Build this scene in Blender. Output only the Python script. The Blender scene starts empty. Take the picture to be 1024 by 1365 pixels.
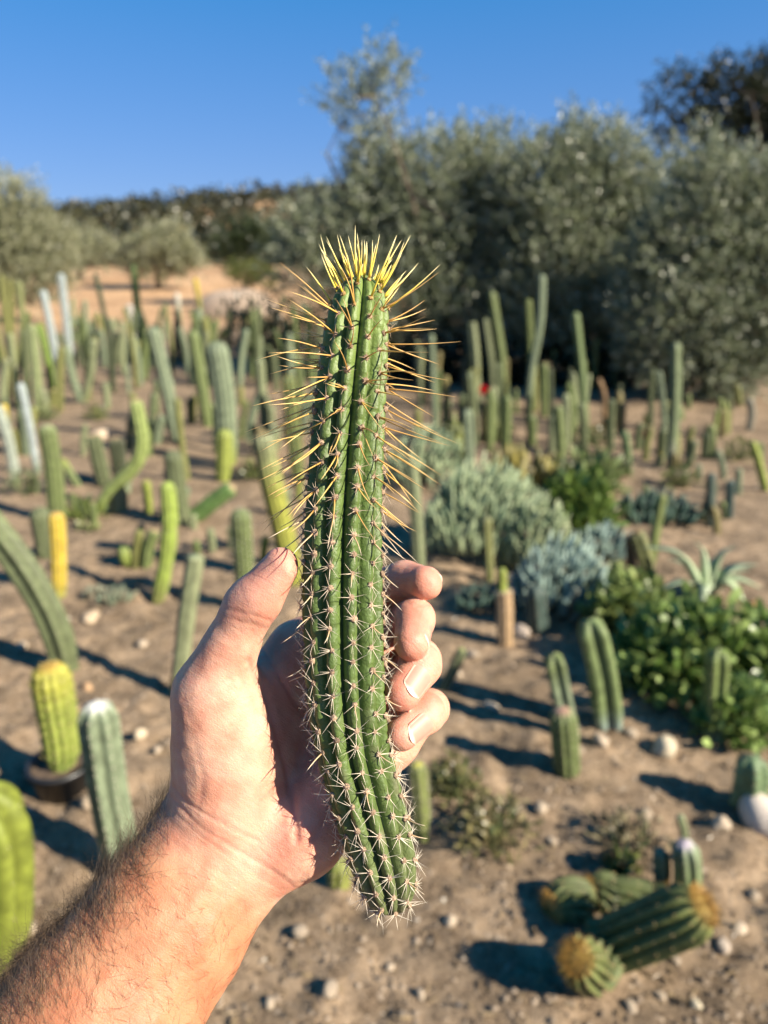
import bpy, math, random
import numpy as np
from mathutils import Vector, Matrix

# ------------------------------------------------------------------ camera, world, sun, exposure
sc = bpy.context.scene
COL = sc.collection
F = 948.0                       # focal length in photograph pixels (1024 x 1365)
CAM_H = 1.5
PITCH = math.atan((682.5 - 375.0) / F)
cd = bpy.data.cameras.new('camera')
cam = bpy.data.objects.new('camera', cd)
COL.objects.link(cam)
sc.camera = cam
cd.sensor_fit = 'VERTICAL'
cd.sensor_height = 32.0
cd.sensor_width = 24.0
cd.lens = F / 1365.0 * 32.0
cd.clip_start = 0.01
cd.clip_end = 2000
cam.location = (0, 0, CAM_H)
cam.rotation_euler = (math.pi / 2 - PITCH, 0, 0)
cd.dof.use_dof = True
cd.dof.focus_distance = 0.302
cd.dof.aperture_fstop = cd.lens / 3.7
CAM_M = Matrix.Translation((0, 0, CAM_H)) @ Matrix.Rotation(math.pi / 2 - PITCH, 4, 'X')

SUN_EL = math.radians(32)
SUN_DIR = Vector((0.88, -0.475, 0)).normalized() * math.cos(SUN_EL) + Vector((0, 0, math.sin(SUN_EL)))
w = bpy.data.worlds.new('World')
sc.world = w
w.use_nodes = True
nt = w.node_tree
sky = nt.nodes.new('ShaderNodeTexSky')
sky.sky_type = 'NISHITA'
sky.sun_disc = False
sky.sun_elevation = SUN_EL
sky.sun_rotation = math.atan2(SUN_DIR.x, SUN_DIR.y)
sky.air_density = 1.0
sky.dust_density = 0.3
sky.ozone_density = 2.5
nt.nodes['Background'].inputs[1].default_value = 0.066
hsv = nt.nodes.new('ShaderNodeHueSaturation')
hsv.inputs['Saturation'].default_value = 1.52
hsv.inputs['Value'].default_value = 1.25
nt.links.new(sky.outputs[0], hsv.inputs['Color'])
gam = nt.nodes.new('ShaderNodeGamma')
gam.inputs['Gamma'].default_value = 0.42
grade = nt.nodes.new('ShaderNodeVectorMath')
grade.operation = 'MULTIPLY'
grade.inputs[1].default_value = tuple(k * .50 for k in (1.66, 2.25, 3.7))
nt.links.new(hsv.outputs[0], gam.inputs['Color'])
nt.links.new(gam.outputs[0], grade.inputs[0])
nt.links.new(grade.outputs[0], nt.nodes['Background'].inputs[0])
sd = bpy.data.lights.new('sun', 'SUN')
sd.energy = 5.0
sd.angle = math.radians(0.53)
sd.color = (1.0, 0.90, 0.74)
sun = bpy.data.objects.new('sun', sd)
COL.objects.link(sun)
sun.rotation_euler = SUN_DIR.to_track_quat('Z', 'Y').to_euler()
sun.location = (4, -3, 6)
sc.view_settings.view_transform = 'Standard'
sc.view_settings.look = 'None'
sc.view_settings.exposure = 1.5
sc.view_settings.gamma = 1.0
sc.cycles.max_bounces = 6
sc.cycles.transparent_max_bounces = 4
sc.cycles.use_denoising = True

R = math.radians
rng = np.random.default_rng(7)
random.seed(7)

# ------------------------------------------------------------------ helpers: pixels to places
CP, SP = math.cos(PITCH), math.sin(PITCH)

def ray(px, py):
    x = (px - 512) / F
    z = -(py - 682.5) / F
    return np.array([x, CP + z * SP, z * CP - SP])

def ground_pt(px, py):
    d = ray(px, py)
    t = -CAM_H / d[2]
    p = d * t
    return np.array([p[0], p[1], 0.0])

def on_plane(px, py, Y):
    """the point of a pixel's ray on the upright plane at distance Y"""
    d = ray(px, py)
    t = Y / d[1]
    return np.array([d[0] * t, Y, CAM_H + d[2] * t])

def px_size(p):
    """metres per photograph pixel at world point p"""
    depth = p[1] * CP - (p[2] - CAM_H) * SP
    return depth / F

# value noise -----------------------------------------------------------
def _hash(i, j, k, s):
    h = (i * 374761393 + j * 668265263 + k * 2147483647 + s * 1274126177) & 0xffffffff
    h = ((h ^ (h >> 13)) * 1274126177) & 0xffffffff
    return ((h ^ (h >> 16)) & 0xffff) / 65535.0

def vnoise(x, y, z=None, s=0):
    x = np.asarray(x, float); y = np.asarray(y, float)
    z = np.zeros_like(x) if z is None else np.asarray(z, float)
    xi, yi, zi = np.floor(x).astype(np.int64), np.floor(y).astype(np.int64), np.floor(z).astype(np.int64)
    fx, fy, fz = x - xi, y - yi, z - zi
    u, v, q = [f * f * (3 - 2 * f) for f in (fx, fy, fz)]
    out = 0
    for a in (0, 1):
        for b in (0, 1):
            for c in (0, 1):
                wgt = (u if a else 1 - u) * (v if b else 1 - v) * (q if c else 1 - q)
                out = out + wgt * _hash(xi + a, yi + b, zi + c, s)
    return out * 2 - 1

def smooth(a, b, x):
    t = np.clip((np.asarray(x, float) - a) / (b - a), 0, 1)
    return t * t * (3 - 2 * t)

def terrain(x, y):
    x = np.asarray(x, float); y = np.asarray(y, float)
    h = 2.6 * smooth(24, 75, y)
    ridge = 13 + 5.5 * smooth(-110, -20, x) + 1.6 * vnoise(x / 30, y / 60, s=3)
    h = h + ridge * smooth(80, 215, y)
    near = 1 - smooth(6, 22, y)
    h = h + near * (0.018 * vnoise(x / .7, y / .7, s=1) + 0.008 * vnoise(x / .17, y / .17, s=2))
    h = h + (1 - smooth(3, 7, y)) * (0.013 * vnoise(x / .065, y / .065, s=4) * (1 + vnoise(x / .4, y / .4, s=8)) + 0.014 * np.abs(vnoise(x / .04, y / .04, s=5)))
    h = h + 0.05 * smooth(6, 10, y) * vnoise(x / 2.2, y / 2.2, s=6)
    return h

def gz(x, y):
    return float(terrain(np.array([x]), np.array([y]))[0])

ALBEDO = .7          # the colours below were judged a little bright
# mesh building ----------------------------------------------------------
def make_mesh(name, V, faces, col=None, smooth_shade=True):
    """V (n,3); faces: list of arrays (m,3) or (m,4)"""
    V = np.asarray(V, np.float32)
    me = bpy.data.meshes.new(name)
    me.vertices.add(len(V))
    me.vertices.foreach_set('co', V.ravel())
    faces = [np.asarray(f, np.int32) for f in faces if len(f)]
    loops = np.concatenate([f.ravel() for f in faces])
    tot = np.concatenate([np.full(len(f), f.shape[1], np.int32) for f in faces])
    start = np.concatenate([[0], np.cumsum(tot)[:-1]]).astype(np.int32)
    me.loops.add(len(loops))
    me.loops.foreach_set('vertex_index', loops)
    me.polygons.add(len(tot))
    me.polygons.foreach_set('loop_start', start)
    me.polygons.foreach_set('use_smooth', np.full(len(tot), smooth_shade))
    me.update(calc_edges=True)
    if col is not None:
        c = np.ones((len(V), 4), np.float32)
        c[:, :3] = np.asarray(col) * ALBEDO
        a = me.color_attributes.new('Col', 'FLOAT_COLOR', 'POINT')
        a.data.foreach_set('color', c.ravel())
    return me

class MB:
    """collects pieces of one mesh"""
    def __init__(s):
        s.v, s.f4, s.f3, s.c, s.n = [], [], [], [], 0
    def add(s, V, quads=None, tris=None, col=(1, 1, 1)):
        V = np.asarray(V, float)
        s.v.append(V)
        c = np.empty((len(V), 3)); c[:] = col
        s.c.append(c)
        if quads is not None and len(quads): s.f4.append(np.asarray(quads) + s.n)
        if tris is not None and len(tris): s.f3.append(np.asarray(tris) + s.n)
        s.n += len(V)
    def mesh(s, name, sm=True):
        f = []
        if s.f4: f.append(np.concatenate(s.f4))
        if s.f3: f.append(np.concatenate(s.f3))
        return make_mesh(name, np.concatenate(s.v), f, np.concatenate(s.c), sm)

def link(name, me, mat=None, parent=None, loc=None):
    o = bpy.data.objects.new(name, me)
    COL.objects.link(o)
    if mat is not None and me is not None and not me.materials:
        me.materials.append(mat)
    if parent is not None: o.parent = parent
    if loc is not None: o.location = loc
    return o

def empty(name, loc=(0, 0, 0)):
    o = bpy.data.objects.new(name, None)
    COL.objects.link(o)
    o.location = loc
    o.empty_display_size = 0.05
    return o

def tag(o, label=None, cat=None, group=None, kind=None):
    if label: o['label'] = label
    if cat: o['category'] = cat
    if group: o['group'] = group
    if kind: o['kind'] = kind
    return o

def resample(P, n):
    """Catmull-Rom through control points, n samples at equal arc length"""
    P = np.asarray(P, float)
    if len(P) == 2:
        t = np.linspace(0, 1, n)[:, None]
        return P[0] * (1 - t) + P[1] * t
    Q = np.vstack([2 * P[0] - P[1], P, 2 * P[-1] - P[-2]])
    out = []
    for i in range(1, len(Q) - 2):
        t = np.linspace(0, 1, 24, endpoint=False)[:, None]
        a, b, c, d = Q[i - 1], Q[i], Q[i + 1], Q[i + 2]
        out.append(.5 * (2 * b + (c - a) * t + (2 * a - 5 * b + 4 * c - d) * t ** 2 + (-a + 3 * b - 3 * c + d) * t ** 3))
    out = np.vstack(out + [P[-1:]])
    L = np.concatenate([[0], np.cumsum(np.linalg.norm(np.diff(out, axis=0), axis=1))])
    s = np.linspace(0, L[-1], n)
    return np.stack([np.interp(s, L, out[:, k]) for k in range(3)], 1)

def frames(C, up=None):
    """tangent and two normals along a curve, parallel transported"""
    T = np.gradient(C, axis=0)
    T /= np.linalg.norm(T, axis=1)[:, None] + 1e-12
    ref = np.array([1., 0, 0]) if up is None else np.asarray(up, float)
    if abs(np.dot(ref, T[0])) > .95: ref = np.array([0, 1., 0])
    A = np.zeros_like(T); B = np.zeros_like(T)
    a = ref - np.dot(ref, T[0]) * T[0]
    a /= np.linalg.norm(a)
    for i in range(len(T)):
        a = a - np.dot(a, T[i]) * T[i]
        a /= np.linalg.norm(a) + 1e-12
        A[i] = a
        B[i] = np.cross(T[i], a)
    return T, A, B

def grid_quads(nr, na, wrap=True, flip=False):
    i = np.arange(nr - 1)[:, None]
    j = np.arange(na if wrap else na - 1)[None, :]
    j2 = (j + 1) % na
    a = i * na + j; b = i * na + j2; c = (i + 1) * na + j2; d = (i + 1) * na + j
    q = np.stack([a, b, c, d], -1).reshape(-1, 4)
    return q[:, ::-1] if flip else q

def tube(mb, C, rad, n=6, col=(1, 1, 1), cap=True):
    C = np.asarray(C, float)
    T, A, B = frames(C)
    a = np.linspace(0, 2 * np.pi, n, endpoint=False)
    rad = np.broadcast_to(np.asarray(rad, float), (len(C),))
    V = C[:, None, :] + rad[:, None, None] * (np.cos(a)[None, :, None] * A[:, None, :] + np.sin(a)[None, :, None] * B[:, None, :])
    V = V.reshape(-1, 3)
    q = grid_quads(len(C), n)
    tr = []
    if cap:
        V = np.vstack([V, C[:1], C[-1:]])
        k = len(C) * n
        for j in range(n):
            tr.append((k, (j + 1) % n, j))
            m = (len(C) - 1) * n
            tr.append((k + 1, m + j, m + (j + 1) % n))
    if isinstance(col, np.ndarray) and col.ndim == 2:
        cc = np.repeat(col, n, 0)
        if cap: cc = np.vstack([cc, col[:1], col[-1:]])
        col = cc
    mb.add(V, q, tr, col)

def cones(mb, base, tip, r, col, sides=3, col_tip=None):
    """many thin spines at once"""
    base = np.asarray(base, float); tip = np.asarray(tip, float)
    n = len(base)
    r = np.broadcast_to(np.asarray(r, float), (n,))
    d = tip - base
    d /= np.linalg.norm(d, axis=1)[:, None] + 1e-12
    ref = np.where(np.abs(d[:, 2:3]) > .9, np.array([[1., 0, 0]]), np.array([[0, 0, 1.]]))
    A = np.cross(d, ref); A /= np.linalg.norm(A, axis=1)[:, None]
    B = np.cross(d, A)
    a = np.linspace(0, 2 * np.pi, sides, endpoint=False)
    ring = base[:, None] + r[:, None, None] * (np.cos(a)[None, :, None] * A[:, None] + np.sin(a)[None, :, None] * B[:, None])
    V = np.concatenate([ring, tip[:, None]], 1).reshape(-1, 3)
    k = np.arange(n)[:, None] * (sides + 1)
    tr = np.concatenate([np.stack([k[:, 0] + j, k[:, 0] + (j + 1) % sides, k[:, 0] + sides], 1) for j in range(sides)])
    c = np.empty((n, sides + 1, 3))
    c[:] = np.broadcast_to(np.asarray(col, float), (n, 3))[:, None]
    if col_tip is not None: c[:, sides] = col_tip
    mb.add(V, None, tr, c.reshape(-1, 3))

# ------------------------------------------------------------------ materials
MATS = {}
def new_mat(name):
    m = bpy.data.materials.new(name)
    m.use_nodes = True
    MATS[name] = m
    n = m.node_tree.nodes
    return m, n, m.node_tree.links, n['Principled BSDF']

def attr_mat(name, rough=.5, spec=.4, noise_scale=30, vary=.25, bump=0.0, bump_scale=200, sss=0, coat=0):
    m, n, L, p = new_mat(name)
    at = n.new('ShaderNodeAttribute'); at.attribute_name = 'Col'
    tc = n.new('ShaderNodeTexCoord')
    nz = n.new('ShaderNodeTexNoise'); nz.inputs['Scale'].default_value = noise_scale
    nz.inputs['Detail'].default_value = 5; nz.inputs['Roughness'].default_value = .6
    L.new(tc.outputs['Object'], nz.inputs['Vector'])
    mr = n.new('ShaderNodeMapRange')
    mr.inputs['From Min'].default_value = .3; mr.inputs['From Max'].default_value = .7
    mr.inputs['To Min'].default_value = 1 - vary; mr.inputs['To Max'].default_value = 1 + vary
    L.new(nz.outputs['Fac'], mr.inputs['Value'])
    mx = n.new('ShaderNodeVectorMath'); mx.operation = 'SCALE'
    L.new(at.outputs['Color'], mx.inputs[0]); L.new(mr.outputs[0], mx.inputs['Scale'])
    L.new(mx.outputs[0], p.inputs['Base Color'])
    p.inputs['Roughness'].default_value = rough
    p.inputs['Specular IOR Level'].default_value = spec
    if bump:
        n2 = n.new('ShaderNodeTexNoise'); n2.inputs['Scale'].default_value = bump_scale
        n2.inputs['Detail'].default_value = 4
        L.new(tc.outputs['Object'], n2.inputs['Vector'])
        b = n.new('ShaderNodeBump'); b.inputs['Strength'].default_value = bump
        b.inputs['Distance'].default_value = .002
        L.new(n2.outputs['Fac'], b.inputs['Height']); L.new(b.outputs[0], p.inputs['Normal'])
    return m

M_CACT = attr_mat('cactus_skin', .6, .3, 30, .38, .5, 90)
M_HELD = attr_mat('held_cactus_skin', .5, .35, 120, .2, .3, 700)
M_SPINE = attr_mat('spine', .45, .4, 60, .1)
M_WOOL = attr_mat('areole_wool', .95, .1, 1500, .4, .8, 2500)
M_WOOD = attr_mat('bark', .9, .15, 12, .4, .8, 60)
M_STONE = attr_mat('stone', .85, .25, 35, .3, .6, 90)
M_SUCC = attr_mat('succulent_leaf', .5, .35, 20, .2, .1, 100)
M_POT = attr_mat('black_plastic', .4, .5, 20, .1)
M_HAIR = attr_mat('arm_hair', .45, .4, 50, .2)

def leaf_mat(name, rough=.34, trans=.25):
    m, n, L, p = new_mat(name)
    at = n.new('ShaderNodeAttribute'); at.attribute_name = 'Col'
    p.inputs['Roughness'].default_value = rough
    p.inputs['Specular IOR Level'].default_value = .4
    L.new(at.outputs['Color'], p.inputs['Base Color'])
    t = n.new('ShaderNodeBsdfTranslucent')
    L.new(at.outputs['Color'], t.inputs['Color'])
    mx = n.new('ShaderNodeMixShader'); mx.inputs[0].default_value = trans
    L.new(p.outputs[0], mx.inputs[1]); L.new(t.outputs[0], mx.inputs[2])
    L.new(mx.outputs[0], n['Material Output'].inputs['Surface'])
    return m
M_LEAF = leaf_mat('leaf')

def soil_mat():
    m, n, L, p = new_mat('soil')
    tc = n.new('ShaderNodeTexCoord')
    def noise(scale, det=6, rough=.6):
        z = n.new('ShaderNodeTexNoise'); z.inputs['Scale'].default_value = scale
        z.inputs['Detail'].default_value = det; z.inputs['Roughness'].default_value = rough
        L.new(tc.outputs['Object'], z.inputs['Vector'])
        return z
    big, mid, fine = noise(3.2, 6, .65), noise(17, 8, .72), noise(95, 6, .75)
    cr = n.new('ShaderNodeValToRGB')
    e = cr.color_ramp.elements
    e[0].position = .38; e[0].color = (.07, .048, .031, 1)
    e[1].position = .63; e[1].color = (.385, .295, .205, 1)
    x = e.new(.5); x.color = (.265, .197, .135, 1)
    mx = n.new('ShaderNodeMix'); mx.data_type = 'FLOAT'; mx.inputs[0].default_value = .5
    L.new(mid.outputs['Fac'], mx.inputs[2]); L.new(fine.outputs['Fac'], mx.inputs[3])
    L.new(mx.outputs[0], cr.inputs[0])
    # straw field further away: browner dry grass, by place
    sep = n.new('ShaderNodeSeparateXYZ'); L.new(tc.outputs['Object'], sep.inputs[0])
    far = n.new('ShaderNodeMapRange'); far.inputs['From Min'].default_value = 20; far.inputs['From Max'].default_value = 30
    L.new(sep.outputs['Y'], far.inputs['Value'])
    fr = n.new('ShaderNodeValToRGB')
    fr.color_ramp.elements[0].position = .4; fr.color_ramp.elements[0].color = (.42, .265, .15, 1)
    fr.color_ramp.elements[1].position = .6; fr.color_ramp.elements[1].color = (.56, .37, .215, 1)
    n4 = noise(.25, 5); L.new(n4.outputs['Fac'], fr.inputs[0])
    m2 = n.new('ShaderNodeMix'); m2.data_type = 'RGBA'
    L.new(far.outputs[0], m2.inputs[0]); L.new(cr.outputs[0], m2.inputs[6]); L.new(fr.outputs[0], m2.inputs[7])
    # large pale and ruddy patches
    tint = n.new('ShaderNodeValToRGB')
    tint.color_ramp.elements[0].position = .36; tint.color_ramp.elements[0].color = (.50, .485, .46, 1)
    tint.color_ramp.elements[1].position = .58; tint.color_ramp.elements[1].color = (.90, .865, .81, 1)
    L.new(big.outputs['Fac'], tint.inputs[0])
    mm = n.new('ShaderNodeVectorMath'); mm.operation = 'MULTIPLY'
    L.new(m2.outputs[2], mm.inputs[0]); L.new(tint.outputs[0], mm.inputs[1])
    L.new(mm.outputs[0], p.inputs['Base Color'])
    p.inputs['Roughness'].default_value = .95
    p.inputs['Specular IOR Level'].default_value = .15
    b = n.new('ShaderNodeBump'); b.inputs['Strength'].default_value = .9; b.inputs['Distance'].default_value = .012
    L.new(mx.outputs[0], b.inputs['Height']); L.new(b.outputs[0], p.inputs['Normal'])
    return m
M_SOIL = soil_mat()

def skin_mat():
    m, n, L, p = new_mat('skin')
    at = n.new('ShaderNodeAttribute'); at.attribute_name = 'Col'
    tc = n.new('ShaderNodeTexCoord')
    def noise(scale, det=5):
        z = n.new('ShaderNodeTexNoise'); z.inputs['Scale'].default_value = scale
        z.inputs['Detail'].default_value = det
        L.new(tc.outputs['Object'], z.inputs['Vector'])
        return z
    blot = noise(75, 6)
    cr = n.new('ShaderNodeValToRGB')
    cr.color_ramp.elements[0].position = .36; cr.color_ramp.elements[0].color = (.93, .76, .72, 1)
    cr.color_ramp.elements[1].position = .6; cr.color_ramp.elements[1].color = (1.04, 1.05, 1.04, 1)
    L.new(blot.outputs['Fac'], cr.inputs[0])
    mm = n.new('ShaderNodeVectorMath'); mm.operation = 'MULTIPLY'
    L.new(at.outputs['Color'], mm.inputs[0]); L.new(cr.outputs[0], mm.inputs[1])
    L.new(mm.outputs[0], p.inputs['Base Color'])
    p.inputs['Subsurface Weight'].default_value = .6
    p.inputs['Subsurface Radius'].default_value = (1.0, .32, .17)
    p.inputs['Subsurface Scale'].default_value = .0036
    p.inputs['Roughness'].default_value = .55
    p.inputs['Specular IOR Level'].default_value = .32
    vo = n.new('ShaderNodeTexVoronoi'); vo.inputs['Scale'].default_value = 900
    vo.feature = 'DISTANCE_TO_EDGE'
    L.new(tc.outputs['Object'], vo.inputs['Vector'])
    fn = noise(260, 5)
    ad = n.new('ShaderNodeMath'); ad.operation = 'MULTIPLY_ADD'; ad.inputs[1].default_value = .5
    L.new(vo.outputs['Distance'], ad.inputs[0]); L.new(fn.outputs['Fac'], ad.inputs[2])
    # fine wrinkles running across the arm
    al = CAM_M.to_3x3() @ Vector((.55, .72, -.35)).normalized()
    ac = CAM_M.to_3x3() @ Vector((.8, -.6, 0)).normalized()
    cx = n.new('ShaderNodeCombineXYZ')
    for vec, sc_, k in ((al, 420, 0), (ac, 70, 1)):
        dt = n.new('ShaderNodeVectorMath'); dt.operation = 'DOT_PRODUCT'; dt.inputs[1].default_value = vec * sc_
        L.new(tc.outputs['Object'], dt.inputs[0]); L.new(dt.outputs['Value'], cx.inputs[k])
    wr = n.new('ShaderNodeTexNoise'); wr.inputs['Scale'].default_value = 1.0; wr.inputs['Detail'].default_value = 5; wr.inputs['Roughness'].default_value = .6
    wr.inputs['Distortion'].default_value = .6
    L.new(cx.outputs[0], wr.inputs['Vector'])
    a2 = n.new('ShaderNodeMath'); a2.operation = 'MULTIPLY_ADD'; a2.inputs[1].default_value = .9
    L.new(wr.outputs['Fac'], a2.inputs[0]); L.new(ad.outputs[0], a2.inputs[2])
    b = n.new('ShaderNodeBump'); b.inputs['Strength'].default_value = .45; b.inputs['Distance'].default_value = .0008
    L.new(a2.outputs[0], b.inputs['Height']); L.new(b.outputs[0], p.inputs['Normal'])
    return m
M_SKIN = skin_mat()
M_NAIL = attr_mat('nail', .42, .35, 300, .05, sss=0)

# ------------------------------------------------------------------ ground, field, hill
def spaced(lo, hi, fine_lo, fine_hi, step, grow=1.09):
    a = list(np.arange(fine_lo, fine_hi, step))
    s, x = step, fine_hi
    while x < hi:
        a.append(x); s *= grow; x += s
    a.append(hi)
    s, x = step, fine_lo
    while True:
        s *= grow; x -= s
        if x <= lo: break
        a.insert(0, x)
    a.insert(0, lo)
    return np.array(a)
gx = spaced(-420, 420, -1.7, 1.7, .022, 1.06)
gy = spaced(-60, 460, .7, 4.2, .022, 1.045)
GX, GY = np.meshgrid(gx, gy)
GV = np.stack([GX.ravel(), GY.ravel(), terrain(GX.ravel(), GY.ravel())], 1)
me = make_mesh('ground', GV, [grid_quads(len(gy), len(gx), wrap=False)])
tag(link('ground', me, M_SOIL), kind='structure')

# ------------------------------------------------------------------ foliage helpers
def leaf_quads(base, d, length, width, normal_jit, cols):
    """kite leaves: base points, directions -> V, quads, col"""
    n = len(base)
    d = d / (np.linalg.norm(d, axis=1)[:, None] + 1e-9)
    r = rng.normal(size=(n, 3))
    s = np.cross(d, r); s /= np.linalg.norm(s, axis=1)[:, None] + 1e-9
    nn = np.cross(s, d)
    L = np.broadcast_to(length, (n,))[:, None]; W = np.broadcast_to(width, (n,))[:, None]
    V = np.stack([base, base + d * L * .5 + s * W * .5 + nn * L * .05, base + d * L, base + d * L * .5 - s * W * .5 + nn * L * .05], 1)
    q = np.arange(n * 4).reshape(n, 4)
    return V.reshape(-1, 3), q, np.repeat(cols, 4, 0)

def rand_dirs(n):
    v = rng.normal(size=(n, 3))
    return v / np.linalg.norm(v, axis=1)[:, None]

def crown_mesh(name, lobes, sprigs, leaves_per, leaf_len, leaf_w, sprig_len, cols, up=.6, inner=.35):
    """lobes: (centre, radii, weight); leafy sprigs spread through the lobes' volume, thicker to the outside"""
    wts = np.array([l[2] for l in lobes], float); wts /= wts.sum()
    cnt = rng.multinomial(sprigs, wts)
    B, D = [], []
    for (c, r, _), n in zip(lobes, cnt):
        u = rand_dirs(n)
        lump = 1 + .18 * vnoise(u[:, 0] * 3 + c[0], u[:, 1] * 3, u[:, 2] * 3 + c[2], s=9)
        rad = np.where(rng.random(n) < inner, rng.random(n) ** .5 * .75, .72 + .3 * rng.random(n)) * lump
        B.append(c + u * rad[:, None] * r)
        D.append(u * .75 + np.array([0, 0, up]) + rng.normal(size=(n, 3)) * .35)
    B = np.concatenate(B); D = np.concatenate(D)
    D /= np.linalg.norm(D, axis=1)[:, None]
    n = len(B)
    sl = sprig_len * rng.uniform(.5, 1.4, n)
    t = rng.random((n, leaves_per))
    P = B[:, None] + D[:, None] * (t * sl[:, None])[..., None]
    ld = D[:, None] * .9 + rng.normal(size=(n, leaves_per, 3)) * .6
    tone = rng.random((n, 1)) * .5 + rng.random((n, leaves_per)) * .5
    cols = np.asarray(cols, float)
    cc = cols[0] * (1 - tone[..., None]) + cols[1] * tone[..., None]
    silver = rng.random((n, leaves_per)) < .22
    if len(cols) > 2: cc[silver] = cols[2]
    m = n * leaves_per
    V, q, c = leaf_quads(P.reshape(m, 3), ld.reshape(m, 3), leaf_len * rng.uniform(.6, 1.25, m), leaf_w * rng.uniform(.7, 1.2, m), 0, cc.reshape(m, 3))
    return make_mesh(name, V, [q], c, False), B

def trunk_mesh(name, base, targets, r0, col=(.12, .095, .07)):
    mb = MB()
    base = np.asarray(base, float)
    fork = base + np.array([0, 0, .28 * (targets[:, 2].mean() - base[2]) + .15])
    C = resample([base - [0, 0, .15], base * .5 + fork * .5 + rng.normal(size=3) * r0 * .5, fork], 8)
    tube(mb, C, np.linspace(r0 * 1.5, r0, 8), 9, col)
    for t in targets:
        mid = fork * .5 + t * .5 + rng.normal(size=3) * .18 * np.linalg.norm(t - fork)
        C = resample([fork - [0, 0, r0], mid, t], 9)
        tube(mb, C, r0 * (.06 + .5 * (1 - np.linspace(0, 1, 9)) ** 1.6), 6, col)
        for _ in range(3):
            k = rng.integers(3, 8)
            e = C[k] + rng.normal(size=3) * .13 * np.linalg.norm(t - fork) + [0, 0, .1]
            tube(mb, np.linspace(C[k], e, 4), np.linspace(r0 * .22, r0 * .05, 4), 5, col)
    return mb.mesh(name)

def tree(name, label, cat, D, lobes_px, trunk_px, sprigs, lp, leaf, cols, sprig_len=.3, r0=.09, up=.6, group=None, squash=.8, inner=.35):
    """lobes_px: (px, py, rx px, ry px[, weight]) seen at distance D"""
    lobes = []
    for l in lobes_px:
        dd = D + (l[5] if len(l) > 5 else 0)
        c = on_plane(l[0], l[1], dd)
        s = px_size(c)
        r = np.array([l[2] * s, min(l[2], 130) * s * squash, l[3] * s])
        wt = l[4] if len(l) > 4 else 1
        lobes.append((c, r, wt * (r[0] * r[2])))
    bx = on_plane(trunk_px, 400, D)[0]
    base = np.array([bx, D, gz(bx, D)])
    root = empty(name, base)
    cme, B = crown_mesh('crown', lobes, sprigs, lp, leaf, leaf * .31, sprig_len, cols, up, inner)
    tg = np.array([l[0] for l in lobes])
    tme = trunk_mesh('trunk', base, tg, r0)
    for nme, mm, mt in (('crown', cme, M_LEAF), ('trunk', tme, M_WOOD)):
        o = link(nme, mm, mt, root); o.location = -base
    return tag(root, label, cat, group)

OLIVE = [(.12, .15, .07), (.33, .37, .22), (.62, .65, .50)]
OLIVE2 = [(.17, .185, .09), (.36, .37, .2), (.6, .6, .43)]
OAK = [(.022, .03, .014), (.06, .07, .032)]
tree('olive_tree', 'broad silvery olive tree with one tall thin top sprig above the rest', 'tree', 12.2,
     [(435, 335, 72, 62, .9), (505, 300, 64, 85), (590, 290, 92, 92), (490, 150, 40, 45, .3), (522, 100, 22, 30, .4), (462, 135, 28, 32, .3), (505, 215, 40, 45, .45), (488, 90, 12, 20, .3),
      (560, 400, 120, 105), (645, 245, 50, 62), (680, 375, 90, 110)], 590, 11000, 15, .08, OLIVE, .34, .13)
tree('olive_tree', 'bushy grey green olive tree between the sprigged olive and the drooping olive', 'tree', 11.3,
     [(735, 275, 70, 78), (795, 245, 58, 62), (765, 185, 20, 30, .3), (755, 400, 95, 95), (850, 300, 64, 72), (815, 400, 80, 105)], 770, 8500, 15, .078, OLIVE, .33, .12)
tree('olive_tree', 'low olive tree with branches drooping to the soil beside sandy bank', 'tree', 9.3,
     [(955, 295, 66, 70), (930, 230, 26, 34, .4), (915, 415, 85, 95), (1020, 380, 88, 125), (955, 480, 66, 56), (1060, 290, 70, 66), (890, 345, 50, 55)], 965, 8500, 15, .072, OLIVE, .3, .11)
tree('dark_evergreen_tree', 'dark leaved evergreen tree rising behind the drooping olive', 'tree', 19.5,
     [(895, 135, 30, 34, .8), (975, 140, 48, 50), (1020, 190, 55, 75), (1045, 120, 50, 44), (945, 105, 22, 20, .5), (1085, 170, 70, 80), (930, 185, 40, 40, .6)], 1000, 3000, 12, .14, OAK, .4, .14, .2)
tree('olive_tree', 'olive tree at the field edge behind the blue white columns', 'tree', 27,
     [(5, 330, 72, 82), (65, 338, 34, 44), (-50, 310, 80, 80), (20, 275, 40, 40, .6), (40, 370, 50, 28)], 5, 4500, 12, .14, OLIVE2, .5, .16)
tree('olive_tree', 'small pale olive tree out in the straw field', 'tree', 46,
     [(215, 340, 42, 30), (232, 318, 18, 22, .6), (180, 348, 24, 20, .6), (255, 350, 20, 16, .5)], 212, 1300, 10, .24, OLIVE2, .7, .16)
tree('round_bush', 'grey green bush at the far left of the straw field', 'bush', 52,
     [(112, 330, 34, 26), (90, 340, 26, 20), (140, 340, 22, 18)], 110, 700, 10, .22, OLIVE2, .7, .12)
tree('round_bush', 'dark green bush behind the pale sand bank', 'bush', 36,
     [(310, 338, 26, 28), (345, 330, 24, 30), (335, 318, 24, 22)], 325, 900, 10, .17, [(.02, .035, .012), (.07, .1, .03)], .5, .1)
tree('round_bush', 'low yellow green bush on top of the sand bank', 'bush', 33,
     [(330, 366, 24, 12), (352, 372, 18, 10)], 335, 420, 9, .14, [(.10, .13, .03), (.22, .24, .06)], .35, .06)

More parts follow.
